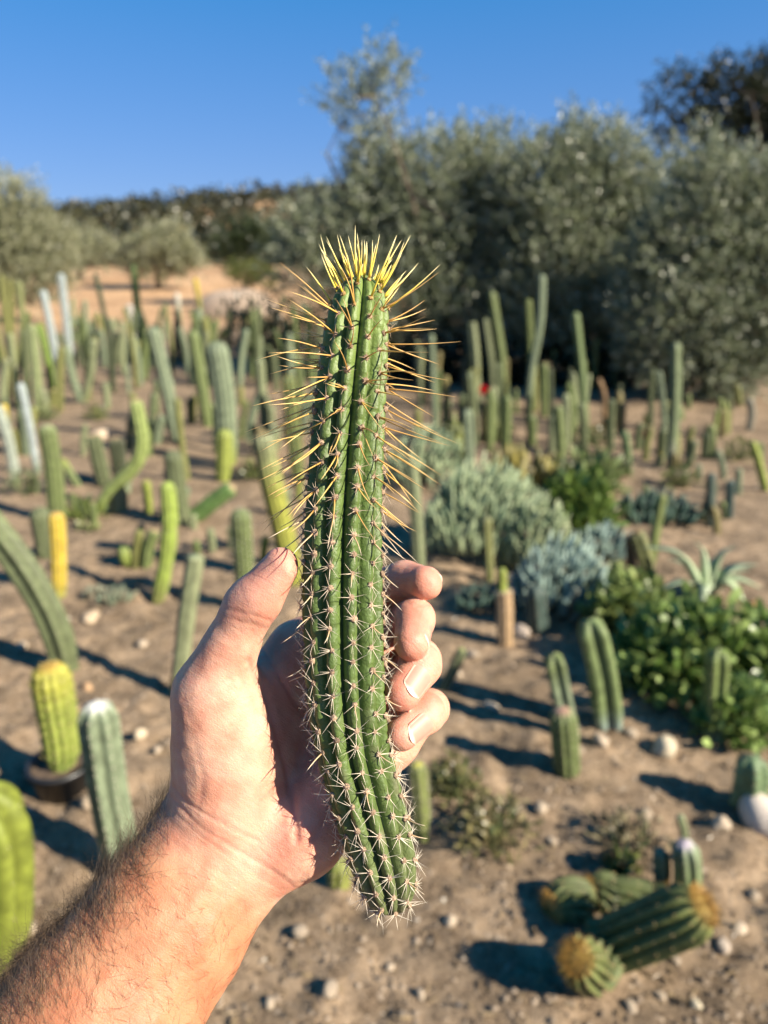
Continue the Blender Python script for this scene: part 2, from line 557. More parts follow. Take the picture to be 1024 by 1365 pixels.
# wooded ridge far off: one mass of crowns on the hill
def far_wood():
    mb = MB()
    n = 2100
    x = rng.uniform(-170, 150, n)
    y = rng.uniform(95, 240, n)
    x = x * (y / 200)
    z = terrain(x, y)
    for i in range(n):
        k = 34
        hgt = rng.uniform(1.8, 4.2) * (1.2 if rng.random() < .1 else 1)
        u = rand_dirs(k)
        P = np.array([x[i], y[i], z[i] + hgt * .55]) + u * np.array([hgt * .55, hgt * .55, hgt * .55]) * rng.uniform(.6, 1.05, (k, 1))
        t = rng.random()
        c = np.array([.028, .034, .016]) * (1 - t) + np.array([.085, .082, .04]) * t
        V, q, cc = leaf_quads(P, rand_dirs(k) + u * .6, rng.uniform(.7, 1.4, k), rng.uniform(.6, 1.0, k), 0, np.repeat(c[None] * rng.uniform(.75, 1.3), k, 0))
        mb.add(V, q, None, cc)
    return mb.mesh('wood', False)
o = link('wooded_ridge', far_wood(), M_LEAF)
tag(o, 'dark scrubby woodland covering the far ridge under the sky', 'woodland', kind='stuff')

# ------------------------------------------------------------------ garden cacti
GREEN = (.125, .158, .055); DULL = (.105, .125, .058); PALE = (.21, .235, .125); BLUE = (.29, .33, .27); WHITE = (.33, .38, .37)
LIME = (.235, .275, .055); YEL = (.50, .37, .045); DARK = (.05, .062, .03); OLV = (.18, .185, .06); TAN = (.40, .27, .15)
BROWN = (.24, .15, .06); GLAUC = (.175, .215, .130); TEAL = (.055, .085, .07)

def cactus_geo(C, rad, ribs, depth=.34, tip='round', col=GREEN, col_top=None, col_base=None, bump=0., sharp=.8, tipc=None, spines=0, spine_len=.012, spine_col=(.5, .42, .3), phase=0., nr=34, base_r=.82, per=6):
    """ribbed stem along the curve C (control points, base first)"""
    L = np.linalg.norm(np.diff(resample(C, 40), axis=0), axis=1).sum()
    n = nr
    s = 1 - (1 - np.linspace(0, 1, n)) ** 1.35
    C2 = resample(C, 200)
    C2 = np.stack([np.interp(s, np.linspace(0, 1, 200), C2[:, k]) for k in range(3)], 1)
    T, A, B = frames(C2)
    d_tip = (1 - s) * L
    dome = rad * 1.15
    prof = np.ones(n)
    if tip == 'round':
        q = np.clip(d_tip / dome, 0, 1)
        prof = np.sqrt(np.clip(1 - (1 - q) ** 2.4, 0, 1))
    prof = prof * (base_r + (1 - base_r) * smooth(0, .22, s))
    wob = 1 + .05 * vnoise(s * L / (rad * 2.5) + phase, s * 0 + phase * 3.1)
    m = ribs * per
    a = np.linspace(0, 2 * np.pi, m, endpoint=False)
    p = np.abs(np.cos(a * ribs / 2))
    rib = 1 - depth * (1 - p) ** sharp
    beads = 1 + bump * np.sin(s * L / (rad * .55) * 2 * np.pi)[:, None] * (p[None, :] ** 2)
    rr = rad * prof[:, None] * wob[:, None] * rib[None, :] * beads
    ang = a + phase
    V = C2[:, None] + rr[..., None] * (np.cos(ang)[None, :, None] * A[:, None] + np.sin(ang)[None, :, None] * B[:, None])
    c = np.empty((n, m, 3)); c[:] = col
    if col_top is not None: c = c + (np.array(col_top) - np.array(col)) * smooth(.55, 1, s)[:, None, None]
    if col_base is not None: c = c + (np.array(col_base) - c) * (1 - smooth(.0, .3, s))[:, None, None]
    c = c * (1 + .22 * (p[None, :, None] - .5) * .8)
    if tipc is not None: c = c + (np.array(tipc) - c) * smooth(.55, 1, 1 - d_tip / (dome * .8))[:, None, None]
    mb = MB()
    q4 = grid_quads(n, m)
    VV = np.vstack([V.reshape(-1, 3), C2[-1:] , C2[:1]])
    k = n * m
    tr = [(k, (n - 1) * m + j, (n - 1) * m + (j + 1) % m) for j in range(m)] + [(k + 1, (j + 1) % m, j) for j in range(m)]
    top = c[-1].mean(0) if tip == 'round' else np.array(PALE) * 1.25
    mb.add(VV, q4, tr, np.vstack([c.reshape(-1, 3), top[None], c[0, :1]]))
    sp = None
    if spines:
        sp = MB()
        na = max(4, int(L / (rad * .62)))
        ss = np.linspace(.06, 1 - .12 * rad / L, na)
        bs, tips, cl = [], [], []
        for j in range(ribs):
            th = 2 * np.pi * j / ribs + phase
            for si in ss + (j % 2) * .5 / na:
                i = min(n - 1, max(0, int(np.searchsorted(s, si))))
                out = np.cos(th) * A[i] + np.sin(th) * B[i]
                P = C2[i] + out * rr[i].max() * .985
                for _ in range(spines):
                    dv = out * rng.uniform(.35, 1) + rng.normal(size=3) * .6
                    dv /= np.linalg.norm(dv)
                    bs.append(P); tips.append(P + dv * spine_len * rng.uniform(.6, 1.2)); cl.append(np.array(spine_col) * rng.uniform(.8, 1.2))
        cones(sp, bs, tips, .0006, np.array(cl))
        ub = np.unique(np.round(np.array(bs), 6), axis=0)
        pr = min(.0028, max(.0016, rad * .07))
        OC = np.array([(1, 0, 0), (-1, 0, 0), (0, 1, 0), (0, -1, 0), (0, 0, 1), (0, 0, -1)], float)
        OT = np.array([(0, 2, 4), (2, 1, 4), (1, 3, 4), (3, 0, 4), (2, 0, 5), (1, 2, 5), (3, 1, 5), (0, 3, 5)])
        sp.add((ub[:, None] + OC[None] * pr).reshape(-1, 3), None, (OT[None] + (np.arange(len(ub)) * 6)[:, None, None]).reshape(-1, 3), np.array(spine_col) * .95)
    return mb, sp

GR = 'columns crowding the plot'
def cactus(name, label, pts, wpx, ribs, col, group=None, cat='cactus', base_off=.03, flat=False, **kw):
    """pts: pixels, base first on the soil; the rest stand on the upright plane through the base"""
    b = ground_pt(*pts[0])
    b[2] = gz(b[0], b[1])
    Y = b[1]
    lean = kw.pop('lean', 0.)
    C = [b - [0, 0, base_off]]
    for i, p in enumerate(pts[1:]):
        q = on_plane(p[0], p[1], Y + lean * (i + 1))
        C.append(q)
    if len(C) == 2: C.insert(1, (C[0] + C[1]) / 2 + rng.normal(size=3) * .01 * np.linalg.norm(C[1] - C[0]))
    rad = (max(wpx - 4.5, wpx * .74)) * px_size((C[0] + C[-1]) / 2) / 2
    kw.setdefault('phase', rng.uniform(0, 6))
    big = wpx >= 17
    if big: kw.setdefault('spines', 4)
    kw.setdefault('nr', 40 if big else 26)
    mb, sp = cactus_geo(np.array(C), rad, ribs, col=col, tip='flat' if flat else 'round', **kw)
    me = mb.mesh('stem'); me.materials.append(M_CACT)
    me.transform(Matrix.Translation(-Vector(b)))
    if sp is None:
        o = link(name, me, None, None, b)
    else:
        o = empty(name, b)
        st_ = link('stem', me, None, o)
        ms = sp.mesh('spines', False); ms.transform(Matrix.Translation(-Vector(b)))
        tag(link('spines', ms, M_SPINE, st_), kind='stuff')
    return tag(o, label, cat, group)

CC = 'columnar_cactus'
# left side, near to far
cactus('barrel_cactus', 'fat lime green ribbed cactus beside the bare forearm', [(-40, 1275), (-34, 1165), (-48, 1052)], 150, 9, (.165, .195, .028), spines=5, depth=.55, sharp=1.1, nr=50, col_base=OLV, spine_col=(.3, .28, .08))
cactus(CC, 'thick blue grey ribbed cactus with white woolly tip by the forearm', [(166, 1158), (146, 1060), (128, 936)], 56, 7, GLAUC, depth=.34, tipc=(.6, .6, .55), col_base=(.3, .36, .33), spines=3, spine_len=.006, nr=50, base_r=.75)
cactus('arching_cactus', 'long dull green stem arching over to the soil by potted cactus', [(88, 893), (76, 845), (48, 785), (5, 722), (-42, 672), (-85, 660)], 46, 5, DULL, depth=.42, nr=60, spines=2, spine_len=.006, col_top=GREEN)
cactus(CC, 'pale green cut stem with flat sliced top behind the thumb', [(236, 925), (248, 830), (261, 742)], 28, 7, PALE, flat=True, depth=.2, col_base=GREEN, spines=2, spine_len=.005)
cactus(CC, 'bright lime knobbly upright stem with a bent foot', [(208, 800), (221, 748), (226, 695), (223, 642)], 25, 12, (.25, .33, .06), bump=.06, depth=.16, col_base=OLV, spines=3, spine_len=.006)
cactus(CC, 'short bright yellow sun bleached column', [(78, 797), (78, 740), (75, 683)], 25, 10, YEL, depth=.18, col_base=(.22, .25, .06), tipc=(.5, .28, .06))
cactus('stubby_cactus', 'green stub half hidden behind the bright yellow column', [(62, 742), (52, 676)], 32, 9, DULL, depth=.2)
cactus(CC, 'plump green ribbed column in front of a blue white spike', [(76, 695), (72, 630), (62, 566)], 28, 9, GREEN, depth=.24, tipc=(.3, .33, .18))
cactus(CC, 'blue white spike leaning behind the plump green column', [(50, 632), (40, 570), (27, 510)], 14, 8, WHITE, depth=.2, col_base=GLAUC)
cactus(CC, 'pale blue white stem tilted at the plot edge below a yellow tip', [(22, 645), (12, 590), (-4, 540)], 19, 8, BLUE, depth=.2, col_base=GREEN)
cactus(CC, 'small column with an orange yellow top near pale blue stem', [(12, 600), (5, 538)], 12, 8, OLV, tipc=YEL, col_top=YEL)
cactus('bent_cactus', 'lime stem bent like an elbow with upright ribbed end', [(122, 684), (148, 655), (180, 620), (189, 585), (180, 532)], 23, 9, (.24, .30, .09), depth=.22, tipc=TAN, nr=50)
cactus('stubby_cactus', 'short dotted green stub with tan crown beside the elbow stem', [(140, 645), (124, 578)], 25, 11, DULL, bump=.05, tipc=TAN)
cactus('stubby_cactus', 'dark green stub between dotted stub and elbow stem', [(163, 642), (154, 582)], 24, 11, DARK, bump=.05, tipc=TAN)
cactus('stubby_cactus', 'pale squat stump standing under the elbow stem', [(158, 682), (156, 640)], 28, 9, PALE, depth=.15)
cactus('stubby_cactus', 'small green side stem slanting by the plump green column', [(106, 648), (92, 628), (82, 612)], 15, 7, GREEN, col_top=LIME)
cactus('stubby_cactus', 'dull green ribbed stump behind the lime knobbly stem', [(244, 700), (236, 655), (230, 600)], 30, 10, DULL, depth=.2, col_base=PALE)
cactus('fallen_cactus', 'thick bright green stem lying slantwise behind lime stem', [(246, 694), (262, 686), (285, 668), (312, 648)], 27, 9, (.10, .18, .05), depth=.2, tipc=TAN, base_off=-.01)
cactus(CC, 'dotted green column with white areoles beside the thumb', [(330, 815), (324, 740), (320, 678)], 32, 12, GREEN, bump=.05, depth=.18, spines=6, spine_len=.01, spine_col=(.7, .66, .55))
cactus(CC, 'long leaning stem yellow below and grey green above behind thumb', [(394, 778), (380, 715), (364, 650), (348, 575)], 34, 11, (.28, .29, .05), depth=.18, col_top=PALE, tipc=BROWN, nr=50, spines=4, spine_len=.02, spine_col=(.4, .25, .08))
cactus(CC, 'stout grey green dotted column above a lumpy lime foot', [(302, 618), (300, 540), (288, 455)], 34, 11, GLAUC, bump=.05, depth=.2, col_base=LIME, spines=4, spine_col=(.6, .55, .42))
cactus('stubby_cactus', 'lumpy lime offset growing at the foot of the stout column', [(297, 640), (299, 600), (300, 572)], 26, 8, LIME, depth=.15, bump=.08, tipc=LIME)
cactus(CC, 'dark backed green column leaning left in the middle rows', [(238, 592), (222, 515), (203, 435)], 24, 8, GLAUC, depth=.26)
cactus(CC, 'leaning green column next to the stout dotted column', [(277, 568), (268, 510), (256, 440)], 22, 7, GREEN, depth=.26)
cactus(CC, 'thin olive stem in front of the dark backed column', [(250, 640), (242, 590), (236, 530)], 13, 7, OLV)
cactus(CC, 'straight pale green stem right of the stout column', [(352, 600), (350, 540), (346, 478)], 16, 7, PALE)
cactus(CC, 'green stem with orange tinged spines behind the held cactus', [(398, 640), (392, 580), (384, 500)], 24, 8, GREEN, spines=5, spine_len=.03, spine_col=(.55, .3, .05))
# tall pale columns and the far rows on the left
for i, (p0, p1, p2, wd, c) in enumerate([((16, 492), (8, 430), (2, 366), 11, OLV), ((20, 490), (16, 430), (14, 372), 10, OLV), ((24, 488), (30, 430), (25, 374), 11, (.2, .22, .09)),
                                         ((10, 494), (-4, 440), (-12, 380), 11, OLV), ((26, 494), (34, 450), (38, 415), 9, GREEN)]):
    cactus(CC, 'slim olive green column in the tall bunch before the field edge olive', [p0, p1, p2], wd, 6, c, 'tall bunch of olive green columns')
cactus(CC, 'taller powdery blue white column rising against the straw field', [(95, 500), (90, 440), (81, 364)], 13, 7, WHITE, col_base=GLAUC)
cactus(CC, 'shorter powdery blue white column leaning against the straw field', [(78, 505), (70, 450), (57, 386)], 13, 7, WHITE, col_base=GLAUC)
cactus(CC, 'thick green and yellow column below the blue white pair', [(52, 545), (48, 490), (42, 432)], 17, 7, (.22, .26, .12))
cactus(CC, 'dark green column behind the green and yellow one', [(36, 540), (35, 490), (33, 440)], 13, 7, DULL)
cactus(CC, 'vivid green column at the foot of the blue white pair', [(70, 528), (64, 480), (52, 430)], 13, 6, (.15, .22, .04))
def into_part(o, root, name):
    """makes a finished stem a part of another thing"""
    for k in ('label', 'category', 'group'):
        if k in o: del o[k]
    o.name = name
    loc = o.location - root.location
    o.parent = root; o.location = loc
fa = cactus('arm', 'arm', [(108, 532), (96, 500), (88, 462)], 15, 7, GLAUC)
fb = cactus('arm', 'arm', [(110, 532), (122, 495), (125, 452)], 13, 7, PALE)
fork_root = empty('forked_cactus', tuple(fa.location))
tag(fork_root, 'pale green cactus forked into two curved arms below the straw field', 'cactus')
into_part(fa, fork_root, 'arm'); into_part(fb, fork_root, 'arm')
cactus(CC, 'thin dark leaning column in front of the straw field', [(152, 520), (143, 440), (127, 364)], 9, 6, DARK)
cactus(CC, 'dark green column with green crown below small field olive', [(190, 480), (184, 420), (178, 352)], 13, 6, (.09, .13, .04))
cactus(CC, 'pale grey column beside the dark green crowned one', [(184, 470), (172, 405)], 12, 7, (.4, .38, .33))
cactus(CC, 'thin column with a bright yellow leaning tip', [(272, 470), (268, 420), (260, 370)], 9, 6, OLV, col_top=YEL)
cactus(CC, 'whitish thin column with pale tip before the sand bank', [(240, 470), (236, 390)], 10, 7, PALE, col_top=(.55, .5, .42))

FL = 'slim green columns in the crowded left rows'
CD = dict(g=GREEN, d=DULL, p=PALE, b=GLAUC, o=OLV, l=LIME, n=(.2, .17, .07), k=DARK)
CN = dict(g='green', d='dull green', p='pale green', b='blue grey', o='olive', l='lime', n='brownish', k='dark')
def fill(n, x0, x1, y0, y1, where, group, hmin, hmax, wmin, wmax, cols, seed, bend=.12):
    rg = np.random.default_rng(seed)
    for _ in range(n):
        px = rg.uniform(x0, x1); py = y0 + (y1 - y0) * rg.random() ** .8
        b = ground_pt(px, py); s = px_size(b)
        h = rg.uniform(hmin, hmax) / s * CP
        ln = rg.normal() * bend * h
        ci = cols[rg.integers(len(cols))]; c = np.array(CD[ci]) * rg.uniform(.85, 1.15)
        tall = 'tall' if h * s / CP > (hmin + hmax) / 2 else 'short'
        lw_ = 'leaning' if abs(ln) > .09 * h else 'upright'
        tip_ = rg.random() < .3
        label_ = f"{tall} {lw_} {CN[ci]} {'tan tipped ' if tip_ else ''}column {where}"
        cactus(CC, label_, [(px, py), (px + ln * .3, py - h * .5), (px + ln, py - h)], rg.uniform(wmin, wmax) / s, int(rg.integers(5, 9)), c, group,
               tipc=TAN if tip_ else None, spines=0, nr=18, per=4)
fill(84, 95, 430, 444, 515, 'in the far crowded rows by the straw field', FL, .5, 1.3, .09, .17, 'gdpbogdbko', 11)
fill(20, -10, 120, 465, 545, 'among the blue white pair', 'columns among the blue white pair', .4, .9, .08, .14, 'gdpog', 14)
fill(40, 10, 410, 515, 610, 'in the middle rows on bare soil', 'stems in the middle rows', .22, .6, .07, .13, 'gdpob', 12)
fill(10, 330, 430, 490, 580, 'behind the held cactus tip', 'columns behind the held cactus', .45, .95, .08, .13, 'gdb', 13)

fill(20, 20, 400, 610, 760, 'on the open soil of the nearer left rows', 'small stems in the nearer left rows', .10, .26, .05, .09, 'gdpolb', 15)
# right side
cactus(CC, 'thick green three angled column with grey foot by leafy weeds', [(812, 972), (803, 900), (786, 826)], 52, 4, (.14, .185, .07), depth=.55, sharp=.9, col_base=(.24, .31, .29), nr=50, spines=3, spine_len=.006, phase=.7)
cactus(CC, 'rounded green column standing behind the short striped stem', [(762, 985), (748, 925), (737, 872)], 38, 4, GLAUC, depth=.55, col_top=GREEN, spines=3, spine_len=.005, phase=.75)
cactus('stubby_cactus', 'short striped stem with a pink cut tip on open soil', [(757, 1036), (753, 990), (749, 944)], 40, 11, GREEN, flat=False, depth=.2, tipc=(.42, .24, .17), spines=4, spine_len=.007, nr=46)
cactus(CC, 'four ribbed green column in front of the leafy weeds', [(948, 986), (953, 930), (957, 866)], 36, 4, (.15, .195, .06), depth=.55, col_base=(.2, .25, .17), phase=.8, spines=2, spine_len=.005)
cactus('stubby_cactus', 'green scalloped cactus head behind the white rock', [(992, 1080), (1000, 1045), (1003, 1008)], 52, 5, (.13, .19, .09), depth=.35, bump=.06)
cactus('stubby_cactus', 'small dark stem leaning beside the ring finger', [(586, 925), (603, 895), (617, 864)], 20, 7, DULL, depth=.2, tipc=LIME)
stump = cactus('corky_cactus', 'tan corky stump with a fresh green knobbly shoot on top', [(674, 862), (673, 825), (672, 788)], 27, 10, TAN, depth=.14, flat=True, spines=3)
o = cactus('shoot', 'shoot', [(674, 860), (670, 800), (669, 757)], 17, 9, LIME, depth=.15, bump=.05, spines=0)
into_part(o, stump, 'shoot'); o['label'] = 'fresh green knobbly shoot'
cactus(CC, 'narrow olive column in front of the chalky finger plants', [(654, 775), (651, 730), (649, 690)], 17, 6, (.19, .2, .07), depth=.3)
cactus(CC, 'bright green ribbed stem among the chalky finger leaves', [(694, 735), (690, 672)], 20, 5, GREEN, depth=.35)
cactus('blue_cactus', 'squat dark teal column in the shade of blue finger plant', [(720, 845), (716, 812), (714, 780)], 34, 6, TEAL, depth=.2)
cactus(CC, 'green stem leaning right behind the aloe', [(868, 752), (875, 705), (884, 658)], 18, 5, (.18, .22, .07), depth=.35, bump=.05)
cactus('stubby_cactus', 'brownish arched green stem beside the aloe', [(866, 790), (860, 745), (848, 708)], 26, 5, (.15, .16, .06), depth=.35, tipc=BROWN)
cactus('corky_cactus', 'brown corky stub beside the arched green stem', [(842, 782), (840, 712)], 18, 9, (.13, .085, .05), depth=.12)
cactus('corky_cactus', 'orange brown dry stem in the leafy weeds', [(1006, 872), (1004, 835), (1003, 800)], 17, 8, (.32, .17, .05), depth=.12)
cactus(CC, 'tallest grey green column curving up before the dark olive', [(704, 560), (708, 500), (720, 430), (723, 365)], 14, 6, GLAUC, depth=.25, col_base=GREEN)
cactus(CC, 'tall fresh green column left of the grey green tallest one', [(676, 545), (668, 470), (655, 388)], 17, 5, GREEN, depth=.35)
cactus(CC, 'second green column close behind the tall fresh green one', [(660, 548), (656, 490), (647, 424)], 13, 5, (.16, .18, .09), depth=.35)
cactus(CC, 'flat topped pale green column near the red flower', [(636, 535), (634, 480), (629, 430)], 16, 6, PALE, flat=True)
cactus(CC, 'green column peeking out behind the tallest grey green one', [(710, 545), (708, 470), (704, 398)], 13, 6, (.13, .16, .05))
cactus(CC, 'green column tapering upward below the middle olive', [(782, 575), (775, 490), (767, 416)], 16, 6, (.15, .2, .08), depth=.25)
cactus(CC, 'dark sided column behind the leafy rosettes', [(748, 618), (746, 575), (743, 540)], 19, 5, GREEN, depth=.35)
cactus(CC, 'green hooked column behind the dark sided one', [(762, 590), (764, 545), (758, 510)], 13, 5, (.13, .17, .05))
cactus('dry_cactus', 'dry brown curled stem before the middle olive', [(805, 572), (806, 530), (798, 504)], 10, 6, (.26, .16, .08))
cactus(CC, 'thin dark green column left of the grey green pair', [(868, 585), (868, 535), (870, 490)], 11, 5, DULL)
cactus(CC, 'grey green thin column right of its dark twin', [(886, 588), (884, 540), (878, 494)], 11, 5, GLAUC)
cactus(CC, 'tall pale footed column before the drooping olive', [(894, 622), (900, 540), (901, 456)], 19, 5, (.16, .2, .1), depth=.3, col_base=(.4, .38, .3))
cactus('bent_cactus', 'green stem curling up from the pale footed column', [(902, 628), (918, 615), (926, 586)], 15, 6, DULL)
cactus('stubby_cactus', 'green yellow stub by the foot of the pale footed column', [(876, 622), (882, 605)], 14, 6, (.2, .22, .1), tipc=YEL)
cactus(CC, 'stubby dark green column behind the tan rocks', [(838, 636), (836, 605), (832, 574)], 16, 5, (.12, .17, .07), depth=.35)
cactus(CC, 'pale stem behind the stubby dark green column', [(812, 600), (808, 556)], 10, 6, OLV)
for a, b in (((962, 582), (960, 530)), ((950, 585), (957, 545)), ((970, 580), (968, 535))):
    cactus(CC, 'yellow green shoot in a small cluster below drooping olive', [a, b], 10, 5, (.2, .23, .07), 'yellow green cluster below the drooping olive')
cactus(CC, 'grey curved stem under the right olive branches', [(998, 575), (1002, 550), (998, 530)], 13, 6, (.22, .21, .16), tipc=BROWN)
cactus(CC, 'yellow green stem leaning in from the plot side', [(1022, 655), (1012, 620), (1002, 588)], 15, 5, (.24, .28, .06), depth=.3)
cactus('blue_cactus', 'dark teal column on the brown soil', [(948, 700), (948, 630)], 17, 5, TEAL)
cactus('blue_cactus', 'lower dark teal column beside its taller twin', [(972, 690), (974, 640)], 17, 5, (.05, .09, .08))
cactus(CC, 'slim grey green column beside the held cactus spines', [(582, 590), (578, 520), (575, 445)], 13, 6, GLAUC)
cactus(CC, 'olive brown column left of the red flower', [(597, 590), (594, 500)], 13, 6, (.2, .17, .06))
cactus(CC, 'blue green column rising out of the chalky finger plants', [(628, 650), (626, 600), (623, 545)], 20, 5, GLAUC, depth=.3)
cactus(CC, 'long pale stem behind the middle finger', [(560, 765), (556, 700), (548, 610)], 22, 7, (.2, .23, .12), depth=.2)
cactus(CC, 'yellow tipped green stem below the little finger', [(562, 1118), (561, 1070), (556, 1016)], 28, 8, (.17, .2, .06), depth=.2, tipc=(.45, .42, .06), spines=5)
cactus('stubby_cactus', 'small green stub behind the cut end of held cactus', [(452, 1180), (452, 1146)], 36, 8, (.2, .22, .05), depth=.2)
fill(52, 555, 840, 515, 605, 'in the crowded right rows', 'columns in the right rows', .25, .8, .07, .14, 'gdpnogk', 21, .06)
fill(18, 840, 1024, 530, 640, 'on soil below the drooping olive', 'stems below the drooping olive', .15, .35, .07, .12, 'gdno', 22)

fill(10, 840, 1024, 620, 720, 'near the dark teal columns', 'small stems by the teal columns', .10, .25, .05, .09, 'gdnob', 23)

# the clump of golden-headed stems on the open soil
def clump():
    base = ground_pt(850, 1290); base[2] = gz(base[0], base[1])
    root = empty('clumping_cactus', base)
    tag(root, 'clump of golden headed cactus stems sprawling over open stony soil', 'cactus')
    Y = base[1]
    def P(px, py, dy=0): return on_plane(px, py, Y + dy)
    stems = [  # control points base->tip (px, py, dy), width, gold head
        ([(780, 1276, .05), (942, 1206, -.03)], 74, 1),
        ([(800, 1258, .17), (905, 1198, .12)], 60, .2),
        ([(812, 1300, .04), (790, 1294, -.03), (768, 1277, -.10)], 64, 1),
        ([(802, 1292, .17), (792, 1250, .18), (783, 1200, .18)], 60, .6),
        ([(775, 1292, .15), (748, 1265, .15), (732, 1230, .13)], 62, .5),
    ]
    for pts, wpx, gold in stems:
        C = np.array([P(*p) for p in pts])
        C = resample(C, 5)
        rad = wpx / 2 * px_size(C.mean(0))
        C[:, 2] = np.maximum(C[:, 2], base[2] + rad * .55)
        C[0, 2] = base[2] + rad * .3
        mb, sp = cactus_geo(C, rad, 13, col=(.10, .12, .042), col_top=(.13, .15, .045) if gold else None, tipc=(.4, .27, .06) if gold > .7 else (.2, .2, .07), depth=.34, spines=5, spine_len=.010,
                            spine_col=(.42, .30, .13), nr=40, base_r=.8)
        # dense golden spines round the growing tip
        if gold:
            t = C[-1] - C[-2]; t /= np.linalg.norm(t)
            n = int(560 * gold)
            u = rand_dirs(n); u = u + t * 1.5; u /= np.linalg.norm(u, axis=1)[:, None]
            bb = C[-1] - t * rad * .85 + u * rad * .9
            cones(sp, bb, bb + (u + rng.normal(size=(n, 3)) * .25) * rng.uniform(.012, .024, (n, 1)), .0006, np.array([.58, .33, .08]) * rng.uniform(.6, 1.25, (n, 1)))
        for nm, m_, mt in (('stem', mb.mesh('stem'), M_CACT), ('spines', sp.mesh('spines', False), M_SPINE)):
            m_.transform(Matrix.Translation(-Vector(base)))
            ob = link(nm, m_, mt, root if nm == 'stem' else ob)
            if nm == 'spines': ob['kind'] = 'stuff'
clump()
cactus('stubby_cactus', 'green ribbed stem with purple tufts behind the golden clump', [(916, 1205), (916, 1165), (912, 1122)], 42, 7, (.15, .2, .09), depth=.3, tipc=(.45, .38, .42), col_top=GLAUC, spines=3, spine_len=.006)
cactus('stubby_cactus', 'small blue green stem between golden clump and ribbed stem', [(880, 1190), (882, 1165), (880, 1132)], 28, 5, GLAUC, depth=.35, spines=2, spine_len=.006)
cactus('stubby_cactus', 'pale green shoot sprouting above the purple tufted stem', [(914, 1150), (913, 1115), (906, 1086)], 16, 5, PALE, depth=.3)
cactus('stubby_cactus', 'tiny blue green seedling beside the golden clump', [(822, 1222), (820, 1196)], 22, 6, PALE, depth=.3, bump=.06)

# potted cactus
pb = ground_pt(86, 1046); pb[2] = gz(pb[0], pb[1])
def pot():
    mb = MB()
    s = px_size(pb); h = .115; r1, r0 = 40 * s, 32 * s
    prof = [(0, .0), (r0, 0), (r1 * .96, h * .86), (r1 * 1.06, h * .86), (r1 * 1.06, h), (r1 * .94, h), (r1 * .90, h * .8)]
    n = 28
    a = np.linspace(0, 2 * np.pi, n, endpoint=False)
    V = np.concatenate([np.stack([r * np.cos(a), r * np.sin(a), np.full(n, z)], 1) for r, z in prof])
    mb.add(V, grid_quads(len(prof), n), None, (.018, .018, .02))
    m2 = MB()
    rr = np.linspace(0, r1 * .92, 6)
    V = np.concatenate([np.stack([r * np.cos(a), r * np.sin(a), h * .83 + .004 * vnoise(a * 4, a * 0 + r * 90)], 1) for r in rr])
    m2.add(V, grid_quads(6, n), None, (.12, .085, .06))
    root = empty('plant_pot', pb - [0, 0, .012])
    tag(root, 'black plastic nursery pot holding a yellow green cactus', 'pot')
    link('pot_wall', mb.mesh('pot_wall'), M_POT, root)
    link('potting_soil', m2.mesh('potting_soil'), M_STONE, root)
pot()
def potted():
    Y = pb[1]
    C = np.array([pb + [0, 0, .07], on_plane(82, 990, Y), on_plane(74, 940, Y), on_plane(64, 884, Y)])
    rad = 25 * px_size(C[2])
    mb, sp = cactus_geo(C, rad, 13, col=(.21, .25, .05), col_top=(.30, .29, .045), tipc=(.42, .26, .05), col_base=(.2, .28, .06), depth=.16, bump=.05, spines=6, spine_len=.011, spine_col=(.5, .4, .12), nr=50, base_r=.62)
    o = empty('columnar_cactus', pb)
    tag(o, 'yellow green many ribbed cactus growing in the black pot', 'cactus')
    for nm, m_, mt in (('stem', mb.mesh('stem'), M_CACT), ('spines', sp.mesh('spines', False), M_SPINE)):
        m_.transform(Matrix.Translation(-Vector(pb)))
        ob = link(nm, m_, mt, o if nm == 'stem' else ob)
        if nm == 'spines': ob['kind'] = 'stuff'
potted()

# ------------------------------------------------------------------ succulents, weeds, aloe
def finger_plant(label, px, py, wpx, hpx, n, llen, lrad, cols, lean=(.25, 0, 0), cat='succulent', name='finger_succulent', dy=0, group=None):
    """mound of upright pencil-like leaves"""
    b = ground_pt(px, py); b[1] += dy; b[2] = gz(b[0], b[1])
    s = px_size(b)
    rx, hz = wpx / 2 * s, hpx * s
    root = empty(name, b)
    mb = MB()
    for _ in range(n):
        a = rng.uniform(0, 6.28); q = rng.random() ** .5
        x, y = rx * q * math.cos(a), rx * .8 * q * math.sin(a)
        top = hz * (1 - .55 * q * q) * rng.uniform(.5, 1.12)
        d = np.array([x / rx * .5 + lean[0], y / rx * .3 + lean[1], 1.]) + rng.normal(size=3) * .16
        d /= np.linalg.norm(d)
        l = llen * rng.uniform(.6, 1.25)
        p0 = np.array([x, y, max(0, top - l)])
        bow = rng.normal(size=3) * l * .05
        C = np.array([p0, p0 + d * l * .35 + bow, p0 + d * l * .75 + bow, p0 + d * l])
        t = rng.random()
        c = np.array(cols[0]) * (1 - t) + np.array(cols[1]) * t
        tube(mb, C, np.array([.7, 1, .85, .15]) * lrad, 5, c)
    tag(link('foliage', mb.mesh('foliage'), M_SUCC, root), kind='stuff')
    st = MB()
    for _ in range(12):
        x, y = rng.normal(size=2) * rx * .35
        tube(st, resample([(x * .3, y * .3, -.03), (x * .7, y * .7, hz * .3), (x, y, hz * .62)], 6), np.linspace(.012, .006, 6), 6, (.16, .14, .1))
    link('stems', st.mesh('stems'), M_WOOD, root)
    return tag(root, label, cat, group)
CHALK = [(.20, .28, .16), (.50, .58, .34)]
CBLUE = [(.15, .23, .20), (.40, .52, .44)]
finger_plant('chalky grey green mound of finger leaves furthest up the bed', 570, 645, 105, 80, 380, .12, .0085, CHALK)
